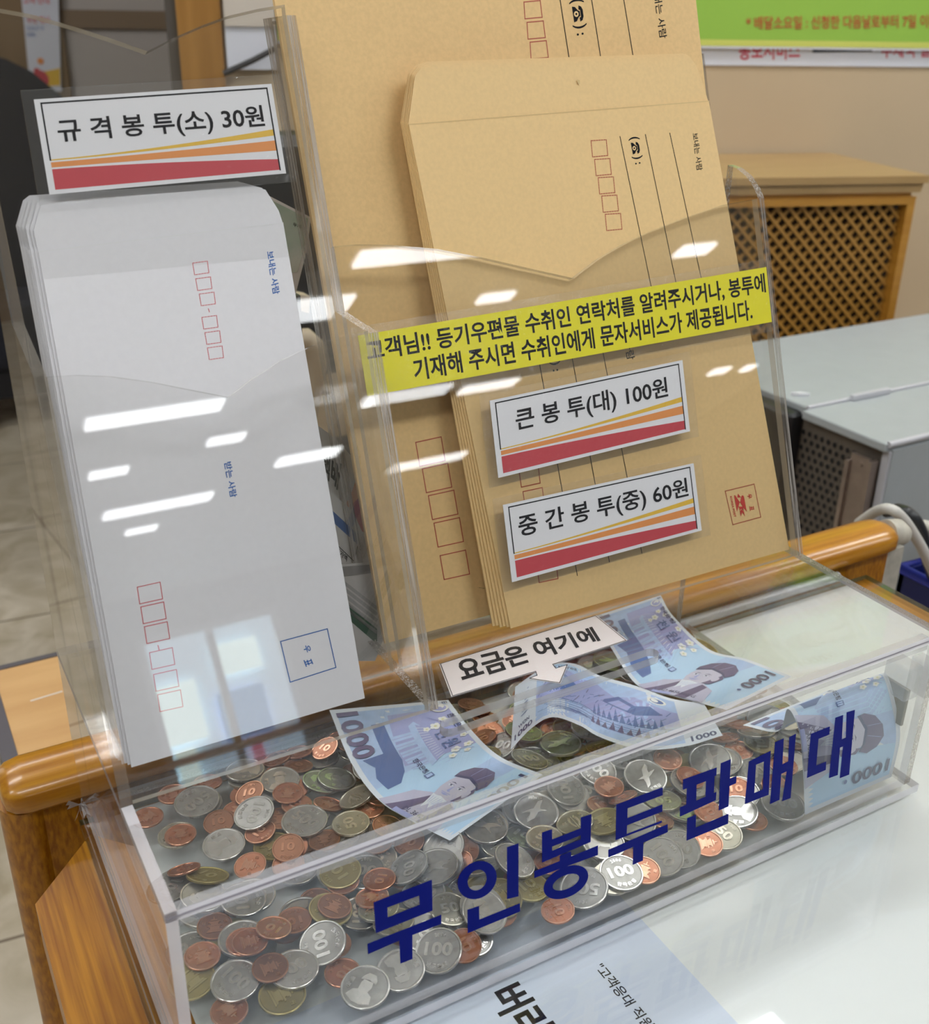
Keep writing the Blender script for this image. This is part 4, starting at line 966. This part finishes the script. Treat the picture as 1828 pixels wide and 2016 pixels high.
e1 = [Vector((.430,.052,-.064)), wallp(1716,1352,.034), wallp(1742,1325,.022), wallp(1762,1385,.0115), wallp(1771,1450,.0085), wallp(1770,1526,.0085)]
for e in (e0, e1):
    e[-1].z = max(e[-1].z, -HB+.0006)
    for q in e: q.x = min(q.x, .4496)
note_obj(front_art('AK 9825034 H'), e0, e1, 'light blue banknote standing folded against the front wall behind the last blue letter')

# ------------------------------------------------------------------ coins
COPPER = coinmat('copper', (.52,.225,.13), (.28,.11,.06), .34); BROWN = coinmat('brown_copper', (.34,.15,.08), (.17,.08,.045), .42)
BRASS = coinmat('tarnished_brass', (.33,.27,.09), (.17,.14,.055), .42); NICKEL = coinmat('nickel_silver', (.50,.47,.38), (.26,.245,.19), .32); CUPRO = coinmat('cupronickel', (.46,.45,.42), (.20,.195,.18), .33)
WORN = {'c': coinmat('worn_copper_relief', (.80,.42,.28), (.55,.27,.16), .24), 'd': coinmat('worn_brown_relief', (.52,.26,.15), (.34,.16,.09), .3), 'b': coinmat('worn_brass_relief', (.50,.43,.19), (.34,.28,.11), .3),
        'f': coinmat('worn_nickel_relief', (.74,.71,.60), (.50,.47,.38), .22), 's': coinmat('worn_silver_relief', (.72,.71,.68), (.46,.45,.42), .22)}
WORN['F'] = WORN['s']
SPEC = {'c': (18.0,1.2,'10','10원','copper',COPPER,'pagoda'), 'd': (18.0,1.2,'10','10','copper',BROWN,'pagoda'), 'b': (22.9,1.4,'10','10','brass',BRASS,'pagoda'),
        'f': (21.6,1.6,'50','50','nickel',NICKEL,'ear'), 's': (24.0,1.7,'100','100','silver',CUPRO,'bust'), 'F': (26.5,1.9,'500','500','silver',CUPRO,'crane')}
def coin_mesh(k, face):
    d, th, num, _, _, m, motif = SPEC[k]; r = d/2000; t_ = th/1000; b = MB(); n = 40
    prof = [(0,-t_/2),(r*.965,-t_/2),(r,-t_/2+.00015),(r,t_/2-.00012),(r*.985,t_/2),(r*.935,t_/2),(r*.900,t_/2-.00032),(0,t_/2-.00032)]
    vs = []; fs = []
    for i, (q, z) in enumerate(prof):
        vs += [(max(q,1e-6)*math.cos(2*math.pi*j/n), max(q,1e-6)*math.sin(2*math.pi*j/n), z) for j in range(n)]
    for i in range(len(prof)-1):
        b.add([], []); b.f += [[i*n+j, i*n+(j+1)%n, (i+1)*n+(j+1)%n, (i+1)*n+j] for j in range(n)]; b.m += [1 if 3 <= i <= 4 else 0]*n; b.sm += [False]*n
    b.v = [Vector(v) for v in vs]
    if k in 'sfF':      # reeded edge
        for j in range(0, 72):
            a = 2*math.pi*j/72; e = Vector((math.cos(a), math.sin(a), 0)); p = Vector((-e.y, e.x, 0))*r*.016
            b.add([e*r*.999-p+Vector((0,0,-t_*.36)), e*r*1.008+Vector((0,0,-t_*.36)), e*r*.999+p+Vector((0,0,-t_*.36)), e*r*.999-p+Vector((0,0,t_*.36)), e*r*1.008+Vector((0,0,t_*.36)), e*r*.999+p+Vector((0,0,t_*.36))], [(0,1,4,3),(1,2,5,4)])
    top = Plane((0,0,t_/2-.00032), (1,0,0), (0,1,0)); hh = .00032
    def rel(poly, h=hh): b.prism(top, [(x*r, y*r) for x, y in poly], 0, h, 1, 0)
    def txt(body, x0, y0, x1, y1, rot=0, h=.00030):
        v2, f2 = text_mesh(body, .03); c, s_ = math.cos(rot), math.sin(rot); cx_, cy_ = (x0+x1)/2, (y0+y1)/2
        P3 = [((x0+(x1-x0)*u-cx_), (y0+(y1-y0)*v-cy_)) for u, v in v2]; P3 = [((x*c-y*s_+cx_)*r, (x*s_+y*c+cy_)*r) for x, y in P3]
        base = [top.pt(x, y, 0) for x, y in P3]; up_ = [top.pt(x, y, h) for x, y in P3]; nn = len(P3)
        cnt = {}
        for f in f2:
            for i in range(len(f)): cnt[(f[i], f[(i+1) % len(f)])] = 1
        sides = [(i, j, nn+j, nn+i) for (i, j) in cnt if (j, i) not in cnt]
        b.add(base+up_, [[nn+i for i in f] for f in f2], 1); b.add(base+up_, sides, 0)
    if face == 0:
        wdt = {'10': .42, '50': .46, '100': .60, '500': .64}[num]; txt(num, -wdt, -.22, wdt, .36)
        for i, g_ in enumerate('한국은행'):
            a = -math.pi/2 + (i-1.5)*.36; x, y = .68*math.cos(a), .68*math.sin(a); txt(g_, x-.10, y-.10, x+.10, y+.10, a+math.pi/2, .00024)
        for i in range(4):
            a = math.pi/2 - (i-1.5)*.20; x, y = .70*math.cos(a), .70*math.sin(a); txt('2006'[i], x-.05, y-.08, x+.05, y+.08, a-math.pi/2, .00024)
    elif motif == 'pagoda':
        for i, (w_, y) in enumerate(((.50,-.48),(.42,-.38),(.34,-.14),(.44,-.04),(.27,.14),(.35,.22),(.2,.36))): rel([(-w_,y),(w_,y),(w_*.82,y+.09),(-w_*.82,y+.09)])
        rel([(-.26,-.29),(.26,-.29),(.26,-.14),(-.26,-.14)]); rel([(-.2,.05),(.2,.05),(.2,.14),(-.2,.14)]); rel([(-.04,.44),(.04,.44),(.02,.66),(-.02,.66)])
        txt('십', -.72, .12, -.50, .34); txt('원', .50, .12, .72, .34)
    elif motif == 'ear':
        for i in range(7):
            for s_ in (-1, 1):
                x, y = s_*(.06+.10*math.sin(i*.5)), -.42+.13*i; c = (x+s_*.07, y+.08)
                rel([(c[0]+.075*math.cos(a)*.7+.04*math.sin(a)*s_, c[1]+.09*math.sin(a)) for a in [k_*math.pi/4 for k_ in range(8)]])
        rel([(-.03,-.62),(.03,-.62),(.02,.5),(-.02,.5)]); rel([(.05,-.5),(.5,-.1),(.62,.3),(.38,0)]); txt('오십', -.66, .1, -.40, .30); txt('원', .42, .34, .62, .54)
    elif motif == 'bust':
        rel([(-.55,-.62),(-.42,-.30),(-.16,-.16),(.20,-.16),(.46,-.30),(.56,-.60),(.2,-.78),(-.2,-.78)], .00014)
        rel([(-.22,-.18),(-.26,.10),(-.20,.28),(.20,.30),(.27,.08),(.22,-.18),(.02,-.36)], .00020); rel([(-.34,.24),(-.30,.40),(-.16,.62),(.16,.64),(.32,.42),(.35,.26),(.0,.34)], .00026)
        rel([(-.12,.02),(-.03,.02),(-.05,-.08),(-.14,-.07)], .00028); rel([(-.10,-.16),(.10,-.16),(.06,-.52),(-.02,-.56)], .00024); txt('백', -.78, -.05, -.56, .17); txt('원', -.76, -.32, -.56, -.10)
    else:
        rel([(-.50,-.02),(-.10,.06),(.08,.40),(.42,.62),(.30,.30),(.26,.10),(.62,.14),(.30,-.04),(.10,-.12),(-.10,-.5),(-.34,-.62),(-.22,-.3),(-.20,-.10)])
        for i in range(4): rel([(.10+.07*i,.10+.08*i),(.20+.07*i,.14+.08*i),(.36+.02*i,.40+.05*i)], .0003)
        txt('오백원', -.30, -.80, .30, -.62)
    me = bpy.data.meshes.new('coin'); me.from_pydata(b.v, [], b.f); me.materials.append(m); me.materials.append(WORN[k]); me.polygons.foreach_set('material_index', b.m); me.update(); return me
CM = {(k, f): coin_mesh(k, f) for k in SPEC for f in (0, 1)}
COINS = 'c,2611,271,-1088,0,0;s,921,1098,-1086,0,0;F,3707,1973,-1068,11,-7;s,1420,1962,-1086,0,0;f,3543,929,-1073,-11,-5;s,1345,974,-1086,0,0;s,1670,486,-1079,4,-4;c,2339,1781,-1088,0,0;c,4015,1802,-1077,13,-1;s,2096,1026,-1039,-12,-37;c,3632,1700,-1088,0,0;c,4345,1483,-1088,0,0;s,3999,493,-1061,-10,1;d,3987,1231,-1088,0,0;f,4052,1516,-1076,-1,-6;c,2477,1706,-1081,8,-2;c,2025,1066,-1080,-8,-5;d,4144,457,-1069,0,0;c,1998,1987,-1081,-9,-1;d,4302,540,-1088,0,0;d,1394,1061,-1056,-12,-12;s,1683,798,-1018,-37,-4;b,4113,1688,-1064,13,11;f,4320,1230,-1072,0,0;c,786,1697,-1079,3,-10;F,2821,1699,-1036,10,11;f,1785,1098,-1048,4,16;c,2549,1923,-1070,17,11;s,1794,1254,-1057,4,16;c,3830,1900,-1054,12,12;s,2303,1853,-1064,10,15;c,4152,367,-1056,11,-28;f,2400,1964,-1070,11,11;d,2532,1978,-1061,16,12;d,1553,967,-1058,-26,-1;c,2867,1460,-1053,0,0;s,2305,345,-1086,0,0;c,2172,456,-1066,5,-4;s,1725,1581,-1074,0,0;b,1734,429,-1053,-6,-13;s,1782,876,-1034,-11,-27;c,2922,1656,-1014,37,-10;f,2488,993,-1052,-14,5;s,1319,1162,-1042,-19,-2;F,2149,1735,-1063,3,7;d,922,817,-1071,0,0;d,4364,647,-1059,12,2;F,252,806,-1085,0,0;d,4252,1777,-1014,19,-10;c,3930,1999,-1055,14,14;c,2270,1309,-1037,-12,38;s,3104,1778,-1070,12,6;s,2954,1961,-1086,0,0;s,2924,328,-1063,19,1;d,3931,993,-1050,8,22;c,2076,1634,-1038,3,7;s,1514,202,-1064,11,-15;d,1782,752,-1042,-11,-27;c,2548,1810,-1076,12,6;s,1942,1487,-1048,-4,8;f,3852,1007,-1062,8,22;F,4119,1325,-1059,-6,-1;f,1990,705,-1058,10,-10;s,3320,525,-1065,15,-9;s,1232,891,-1071,-11,-6;s,3826,1530,-1064,-6,15;d,3842,1356,-1073,2,-9;b,4353,473,-1056,20,-18;c,3923,449,-1040,0,-10;F,2360,598,-1056,7,10;s,3754,1747,-1042,-8,-17;s,3769,897,-1059,1,16;s,2170,960,-1038,-12,-38;f,1629,1894,-1076,9,2;F,4070,1806,-1037,6,4;b,869,1316,-1073,0,2;d,3143,1856,-1065,12,6;f,2082,1371,-1069,-5,1;c,1448,1282,-1008,-3,4;s,1434,570,-1044,-17,8;f,1811,586,-1040,-5,44;s,2502,1107,-1002,31,9;s,365,1031,-1057,7,-8;b,4356,967,-1065,6,6;s,1336,333,-1065,-8,-9;s,2154,681,-1054,23,8;f,3332,1200,-1027,7,-8;c,1758,1366,-1048,-3,46;F,2567,1176,-992,25,-3;c,1627,1085,-1035,-15,15;s,2697,827,-1033,-7,-27;d,978,1506,-1061,2,-3;f,1806,1660,-1044,4,9;s,2990,1570,-1036,38,-13;F,1911,1207,-1035,4,16;d,3208,551,-1073,17,5;f,2940,726,-1057,7,-16;s,3250,1588,-1086,0,0;c,4340,828,-1046,1,-9;F,2828,1101,-1027,6,28;c,2796,1637,-1012,10,11;c,1973,1808,-1059,31,-12;s,2246,1214,-1050,-7,21;c,1098,865,-1056,-10,-6;d,4394,403,-1064,20,-18;c,2501,1662,-1065,7,-17;c,2139,1840,-1041,-13,10;s,3305,1988,-1086,0,0;s,1198,1164,-1028,-6,9;b,2924,1374,-1032,25,-25;b,4185,1087,-1061,-21,3;d,1112,1136,-1057,-11,22;s,1098,632,-1082,2,2;s,4137,1993,-1044,0,36;s,4195,1733,-1024,25,-1;d,1556,1719,-1088,0,0;c,3100,2050,-1078,10,6;f,3612,1554,-1051,5,20;c,1795,1885,-1055,5,-19;s,3005,1871,-1039,-15,3;c,3445,1074,-1052,-12,-3;d,3208,1570,-1048,21,-10;s,3589,2020,-1086,0,0;d,2279,1554,-1060,4,6;s,3110,443,-1065,17,5;c,2918,430,-1041,26,-1;s,2258,895,-1028,-15,-34;c,3430,1566,-1049,-20,16;c,3980,1062,-1057,8,21;s,3028,1468,-979,13,-14;s,2438,1430,-1012,-42,15;F,3090,986,-1010,-17,-7;c,3152,1895,-1056,12,6;s,3707,470,-1043,-4,-28;d,1843,1234,-1021,4,16;f,4273,798,-1031,-3,-6;F,2747,460,-1009,-21,-23;b,1973,369,-1070,12,-7;c,2680,672,-1026,15,-2;d,4136,597,-1057,26,24;F,1990,1369,-1018,-4,8;c,3756,340,-1063,-4,-28;c,3753,673,-1009,-2,-7;f,1775,1755,-1035,4,9;c,1695,660,-1033,-38,7;s,3466,1445,-1058,-5,8;d,3567,1284,-1037,-10,43;b,4167,297,-1059,9,-23;c,3392,979,-1039,-4,-4;d,2924,1902,-1071,0,0;d,1247,1900,-1053,14,14;b,3560,1105,-1024,-12,-3;F,3133,1436,-1033,13,-14;s,2816,912,-986,4,-22;f,3166,1160,-985,-14,30;s,3362,1351,-1015,2,26;s,1640,1672,-1029,-36,-12;c,1605,2045,-1054,3,19;d,1613,1921,-1025,6,-1;c,1454,1966,-1037,-38,4;F,2300,1087,-958,-13,1;s,2184,1359,-1002,25,23;b,2288,1402,-1001,6,23;s,2600,1421,-955,20,4;d,2967,1097,-988,1,14;s,3014,1278,-975,10,-5;s,2471,1148,-938,31,4;F,2766,1240,-984,0,4;c,2674,1647,-1009,-46,12;c,2391,1578,-1027,-24,20;c,1544,1324,-997,10,13;d,1481,1100,-1016,11,-11;d,1119,1169,-1019,-6,9;f,1297,1202,-996,-3,4;c,1267,1467,-1041,32,13;f,1422,1405,-1004,-28,26;s,1314,1678,-1046,24,1;s,1406,1664,-1048,22,1;s,640,1009,-1069,1,-3;d,392,883,-1051,4,-4;c,301,380,-1088,0,0;b,194,629,-1074,-1,-12;c,279,723,-1050,5,-4;s,487,728,-1042,2,-1;c,484,691,-1028,2,-1;s,260,1248,-1047,-2,13;s,398,1092,-1029,18,-3;s,577,977,-1040,11,-4;c,883,1120,-1055,-11,-15;c,702,1234,-1072,-16,-8;c,496,2050,-1088,0,0;c,1300,2047,-1066,-2,25;c,1158,2046,-1064,-16,23;c,710,2045,-1079,5,10;s,941,2018,-1054,3,7;c,1095,1534,-1025,4,1;F,1075,1358,-1007,-2,-2;d,918,1208,-1018,-17,-20;c,836,1444,-1053,-17,3;s,1081,1777,-1014,1,-3;c,1078,1632,-1005,1,-7;d,886,1764,-1027,-37,1;s,849,1580,-1024,-25,-8;d,660,1658,-1073,-10,-14;s,628,1468,-1077,-3,-7;b,463,1229,-1032,27,30;c,364,1334,-1031,2,44;f,418,1680,-1086,0,0;c,434,1659,-1072,0,0;F,596,1880,-1061,-4,-5;c,311,1912,-1088,0,0;b,3919,647,-999,7,-2;s,3584,632,-1015,-26,-1;s,3245,828,-992,-5,-19;c,3270,793,-983,-5,-19;F,3521,682,-1005,-23,-6;c,3769,814,-1011,3,37;s,3944,729,-972,12,30;F,4165,851,-1015,-9,-5;c,3942,875,-1004,12,30;b,3795,1180,-1036,15,5;b,3600,1300,-1007,2,24;d,4403,1217,-1058,0,0;s,4373,1282,-1042,-1,6;d,4405,1441,-1041,1,13;d,4406,1676,-1076,0,0;d,4338,1716,-1025,32,-13;b,4387,1745,-1024,32,-13;s,4380,2018,-1064,15,11;f,4391,2031,-1051,15,11;d,4410,2050,-1041,15,11;F,3683,203,-1068,-1,-13;s,3515,394,-1056,-20,-16;c,3502,414,-1040,-20,-16;c,3436,200,-1088,0,0;s,3385,274,-1060,-21,-6;c,3224,353,-1048,5,-22;f,3183,168,-1064,-14,-15;c,3054,161,-1070,-14,-15;s,2864,181,-1046,-14,-30;s,2738,179,-1046,-23,-24;c,2591,150,-1056,-7,-16;s,2455,180,-1039,-2,-13;s,2502,406,-1031,-3,-8;b,2584,518,-988,-17,14;s,3273,587,-1024,13,-18;c,3301,608,-1009,13,-18;f,3040,547,-1038,5,9;F,3053,737,-1001,-4,-19;c,2800,633,-983,-11,50;c,2790,755,-987,-6,-3;s,2541,850,-978,9,-31;F,1964,821,-1001,1,-10;F,2297,800,-1012,-8,-18;f,2441,609,-1009,-17,14;f,2220,588,-1019,1,-2;s,1976,519,-1015,31,-21;b,1774,328,-1031,-6,-31;f,1209,463,-1046,-5,18;f,1492,377,-1017,11,-15;s,1638,268,-1010,5,-35;F,2218,197,-1051,-25,-4;c,2020,151,-1077,-13,0;c,1448,148,-1037,-19,-27;F,1560,675,-1007,-21,7;s,1441,758,-1023,-38,20;s,1323,184,-1043,-33,-14;s,1114,190,-1069,-12,-6;f,1182,589,-1051,-2,17;c,1186,679,-1051,-2,17;b,1108,920,-1039,-10,-6;c,1274,775,-1046,-5,8;s,817,748,-1057,0,0;b,956,699,-1046,16,-6;d,981,703,-1037,16,-6;s,378,512,-1064,-5,-7;b,550,334,-1076,-1,-1;c,861,328,-1088,0,0;s,917,180,-1072,-8,-9;s,835,512,-1048,-28,-15;s,652,435,-1058,-1,-1;d,548,487,-1043,0,-2;c,509,667,-1017,2,-1;d,762,716,-1042,0,0;c,643,692,-1014,17,8'
REST = 'F,2804,1530,-1069,0,0;c,2142,1900,-1088,0,0;c,1229,1210,-1088,0,0;c,949,1683,-1077,7,-11;s,3873,757,-1079,-3,-5;f,929,1968,-1078,3,7;d,893,513,-1088,0,0;b,2634,1477,-1055,-9,-10;c,1515,1107,-1088,0,0;s,4150,872,-1086,0,0;d,2123,1154,-1088,0,0;c,2918,1302,-1081,6,5;c,1075,1314,-1070,-8,-19;c,2464,787,-1088,0,0;c,3226,801,-1082,-7,0;c,1598,661,-1088,0,0;f,2829,1644,-1086,0,0;s,2789,575,-1086,0,0;d,2551,1337,-1064,-10,-11;d,3399,794,-1088,0,0;b,3822,1459,-1087,0,0;f,2174,1436,-1086,0,0;s,2571,1417,-1086,0,0;s,1023,1761,-1041,5,-6;c,1116,1462,-1088,0,0;c,877,1835,-1088,0,0;c,1929,906,-1060,27,-18;b,2772,365,-1073,0,-3;b,4184,1947,-1087,0,0;s,1792,824,-1086,0,0;d,3922,942,-1088,0,0;c,3137,971,-1088,0,0;b,4283,1126,-1087,0,0;F,4071,508,-1085,0,0;d,4093,1623,-1088,0,0;s,1373,1499,-1086,0,0;c,3036,1676,-1088,0,0;F,2661,1372,-1020,27,-22;d,1833,935,-1071,1,3;f,3422,832,-1068,-5,-3;c,2336,921,-1064,-25,-10;c,875,1342,-1088,0,0;f,1366,1238,-1077,8,-2;s,2021,871,-1048,8,-31;d,3675,798,-1077,-13,-2;b,1844,492,-1073,11,-6;b,1194,1786,-1087,0,0;f,2451,918,-1070,-13,5;b,3604,490,-1087,0,0;b,2927,1660,-1059,10,11;d,2936,845,-1088,0,0;s,3837,1772,-1074,9,-4;s,874,760,-1086,0,0;c,3373,850,-1056,-5,-3;b,2596,1319,-1032,27,-22;d,2069,1606,-1088,0,0;c,3681,1244,-1088,0,0;c,2883,1128,-1088,0,0;d,1551,273,-1088,0,0;b,1877,1162,-1076,-8,6;s,1688,1022,-1064,-5,7;d,3997,780,-1061,5,-4;f,2209,1564,-1072,4,6;f,542,690,-1086,0,0;d,1779,1598,-1088,0,0;F,2634,1042,-1085,0,0;f,396,1004,-1086,0,0;b,1469,511,-1068,-14,-8;c,3386,1234,-1088,0,0;c,1992,671,-1076,10,-10;F,4303,733,-1069,12,2;F,2687,552,-1062,-16,7;d,3181,912,-1050,-25,0;d,2570,813,-1059,18,-28;c,3593,1413,-1088,0,0;b,3416,714,-1057,-4,-27;c,2532,434,-1066,-17,-19;s,4193,1846,-1064,6,4;s,2977,869,-1074,0,0;s,2719,968,-1064,9,-5;d,1245,417,-1088,0,0;s,3544,1496,-1074,-5,8;d,628,440,-1088,0,0;d,3949,2004,-1071,14,14;b,1448,423,-1065,-14,-8;f,3590,1114,-1079,-6,-4;c,2168,602,-1088,0,0;s,938,1604,-1070,7,-11;c,4410,1454,-1076,0,0;f,1900,1811,-1086,0,0;s,1619,694,-1030,-37,-4;s,2873,932,-1054,2,-1;c,2711,953,-1038,-3,1;c,2540,577,-1072,-17,7;d,711,707,-1072,-1,0;s,313,1299,-1070,-2,13;c,1119,1907,-1074,0,0;F,2392,1186,-1061,-16,8;c,1442,1347,-1044,-2,12;c,1961,1351,-1088,0,0;d,2594,1109,-1069,0,0;d,1936,1434,-1070,-18,9;s,3693,1198,-1058,16,5;b,3228,749,-1052,-25,0;c,1951,426,-1076,12,-7;d,4136,894,-1059,-6,-13;c,4312,459,-1068,18,-13;c,3512,1161,-1066,-11,-2;F,1502,1197,-1064,4,-6;s,1562,1361,-1077,5,-5;d,2748,1248,-1058,27,-22;f,335,1192,-1078,-2,8;s,3080,1444,-1007,13,-14;d,2211,1083,-1058,-20,6;F,3840,609,-1044,-2,-7;d,3298,1155,-1078,-5,-8;F,2309,1169,-1018,-7,21;c,2091,579,-1065,9,-8;c,3473,1042,-1061,-12,-3;s,2807,1061,-1033,6,28;c,3291,982,-1060,1,-15;f,1099,958,-1064,-10,-6;c,2450,1346,-1041,-14,0;f,2867,564,-1034,32,-10;b,3146,1074,-1030,-19,-12;s,3658,646,-1063,-1,-7;c,1118,1424,-1076,0,0;c,2356,1080,-1042,-18,6;c,4406,1462,-1064,0,0;b,447,801,-1069,2,0;c,2747,779,-1062,-13,-26;s,3100,1225,-1075,6,-7;b,637,1016,-1084,1,-3;c,1840,1709,-1064,4,9;f,2403,832,-1042,-23,-26;c,1415,775,-1088,0,0;s,4032,788,-1047,5,-4;s,1156,1765,-1064,3,-7;d,2622,634,-1051,-4,10;F,3230,1129,-1063,-1,-8;d,2761,1318,-1032,27,-22;s,624,1877,-1086,0,0;d,3264,1402,-1078,3,-11;b,2421,1462,-1065,-19,4;d,1036,1256,-1056,-1,-3;s,2461,206,-1072,0,-12;s,3866,657,-1022,-2,-7;c,2436,638,-1050,7,10;s,440,548,-1076,-5,-7;d,3228,806,-1029,-20,-9;c,1735,770,-1054,-11,-27;F,3773,1170,-1049,15,5;c,3056,785,-1041,21,10;f,1512,1463,-1048,4,22;s,1575,2010,-1060,3,19;d,4410,1752,-1088,0,0;c,520,742,-1058,2,0;s,3099,1550,-1041,21,-10;s,3096,1026,-1030,-19,-12;c,4308,1893,-1055,32,20;b,3194,1214,-1040,-1,-8;d,2832,1194,-1020,6,27;d,1742,281,-1064,-4,-27;s,2554,818,-1007,9,-31;f,2396,186,-1058,0,-12;s,2893,1144,-1024,6,28;c,1133,1689,-1036,5,-6;c,946,1229,-1044,-11,-14;F,1119,1435,-1040,6,8;c,977,2045,-1071,3,7;s,1645,308,-1014,5,-35'
NAME = {'c': ('copper_coin', 'bright copper ten won coin'), 'd': ('copper_coin', 'dark brown copper ten won coin'), 'b': ('brass_coin', 'tarnished brass ten won coin'),
        'f': ('nickel_coin', 'yellowish fifty won coin'), 's': ('silver_coin', 'silver hundred won coin'), 'F': ('silver_coin', 'large silver five hundred won coin')}
def place(x, y, z, nx, ny, spin):
    n_ = Vector((nx, ny, math.sqrt(max(.01, 1-nx*nx-ny*ny)))).normalized()
    return Matrix.Translation((x, y, z)) @ n_.to_track_quat('Z', 'Y').to_matrix().to_4x4() @ Matrix.Rotation(spin, 4, 'Z')
SPECIAL = [((555,1958), 'b', 'large tarnished brass coin alone in front of the heap, beside the bare corner'), ((1185,1745), 'F', 'shiny five hundred won coin at the front wall under the third blue letter'),
           ((936,1856), 'c', 'bright copper ten won coin alone at the front wall, between the first two blue letters'), ((673,1912), 'c', 'copper ten won coin in front, half under two silver coins before the first letter'),
           ((721,1855), 's', 'bright hundred won coin half behind the first blue letter'), ((636,1861), 's', 'grey hundred won coin overlapped by the bright one at the first blue letter'),
           ((463,1927), 's', 'big silver coin on top of a copper one by the front corner upright'), ((451,1989), 'c', 'copper ten won coin half under a big silver coin in the front corner'), ((1378,1279), 'd', 'brown copper coin lying on the banknote under the slot'),
           ((1347,1205), 'd', 'brown copper coin on the small stack at the lock-side rear of the heap'), ((291,1609), 'c', 'copper coin alone against the side wall under the white envelopes'), ((1272,1698), 'c', 'copper ten won coin at the front under the fourth blue letter'),
           ((1481,1603), 'c', 'bright copper coin at the front below the last letters'), ((387,1577), 'F', 'large grey five hundred won coin just below the white envelopes, alone on top'), ((751,1712), 'c', 'bright copper coin with its pagoda side up, just below the lid edge')]
used = set(); allc = []
for e in COINS.split(';'):
    a = e.split(','); allc.append((a[0], int(a[1])/1e4, int(a[2])/1e4, int(a[3])/1e4, int(a[4])/100, int(a[5])/100))
def pix(p):
    d = p - CAM; return (914 + FPX*d.dot(RX)/d.dot(RZ), 1008 + FPX*d.dot(RY)/d.dot(RZ))
spec = {}
for q, k, lab in SPECIAL:
    best = min((i for i, c in enumerate(allc) if c[0] == k and i not in spec), key=lambda i: (pix(Vector(allc[i][1:4]))[0]-q[0])**2 + (pix(Vector(allc[i][1:4]))[1]-q[1])**2)
    spec[best] = lab
def nth(n):
    if n < 20: return ORD[n]
    return ('twenty-', 'thirty-', 'forty-')[(n+1)//10-2] + ORD[(n+1) % 10 - 1] if (n+1) % 10 else {30: 'thirtieth', 40: 'fortieth'}[n+1]
CLAB = {}; SHORT = {'c': 'bright copper coin', 'd': 'dark copper coin', 'b': 'tarnished brass coin', 'f': 'fifty won coin', 's': 'hundred won coin', 'F': 'five hundred won coin'}
for k in SPEC:
    for lo, hi, where in ((0,.05,'along the front wall'), (.05,.10,'just behind the front row'), (.10,.15,'in the middle of the heap'), (.15,.3,'along the rear wall')):
        row = sorted((c[1], i) for i, c in enumerate(allc) if c[0] == k and lo <= c[2] < hi and i not in spec)[::-1]
        for j, (_, i) in enumerate(row): CLAB[i] = f'{nth(j)} {SHORT[k]} from the lock end, {where}'
for i, (k, x, y, z, nx, ny) in enumerate(allc):
    o = bpy.data.objects.new(NAME[k][0], CM[(k, random.randint(0, 1))]); C.objects.link(o)
    sp_ = random.gauss(-.35, .9) if random.random() < .7 else random.uniform(0, 6.28)
    o.matrix_world = place(x, y, z, nx, ny, sp_)
    if i in spec: tag(o, spec[i], 'coin', 'loose coins in the box')
    else: tag(o, CLAB[i], 'coin', 'loose coins in the box')
b = MB()
for e in REST.split(';'):
    a = e.split(','); k = a[0]; M = place(int(a[1])/1e4, int(a[2])/1e4, int(a[3])/1e4, int(a[4])/100, int(a[5])/100, 0)
    d, th = SPEC[k][:2]; r, t_ = d/2000, th/2000; n = 24; idx = {'c': 0, 'd': 1, 'b': 2, 'f': 3, 's': 4, 'F': 4}[k]
    vs = [M @ Vector((r*math.cos(2*math.pi*j/n), r*math.sin(2*math.pi*j/n), s_*t_)) for s_ in (-1, 1) for j in range(n)]
    b.add(vs, [list(range(n))[::-1], list(range(n, 2*n))] + [(j, (j+1) % n, n+(j+1) % n, n+j) for j in range(n)], idx)
o = b.build('buried_coins', [COPPER, BROWN, BRASS, NICKEL, CUPRO]); tag(o, 'small change buried under the visible coins of the heap', 'coins'); o['kind'] = 'stuff'
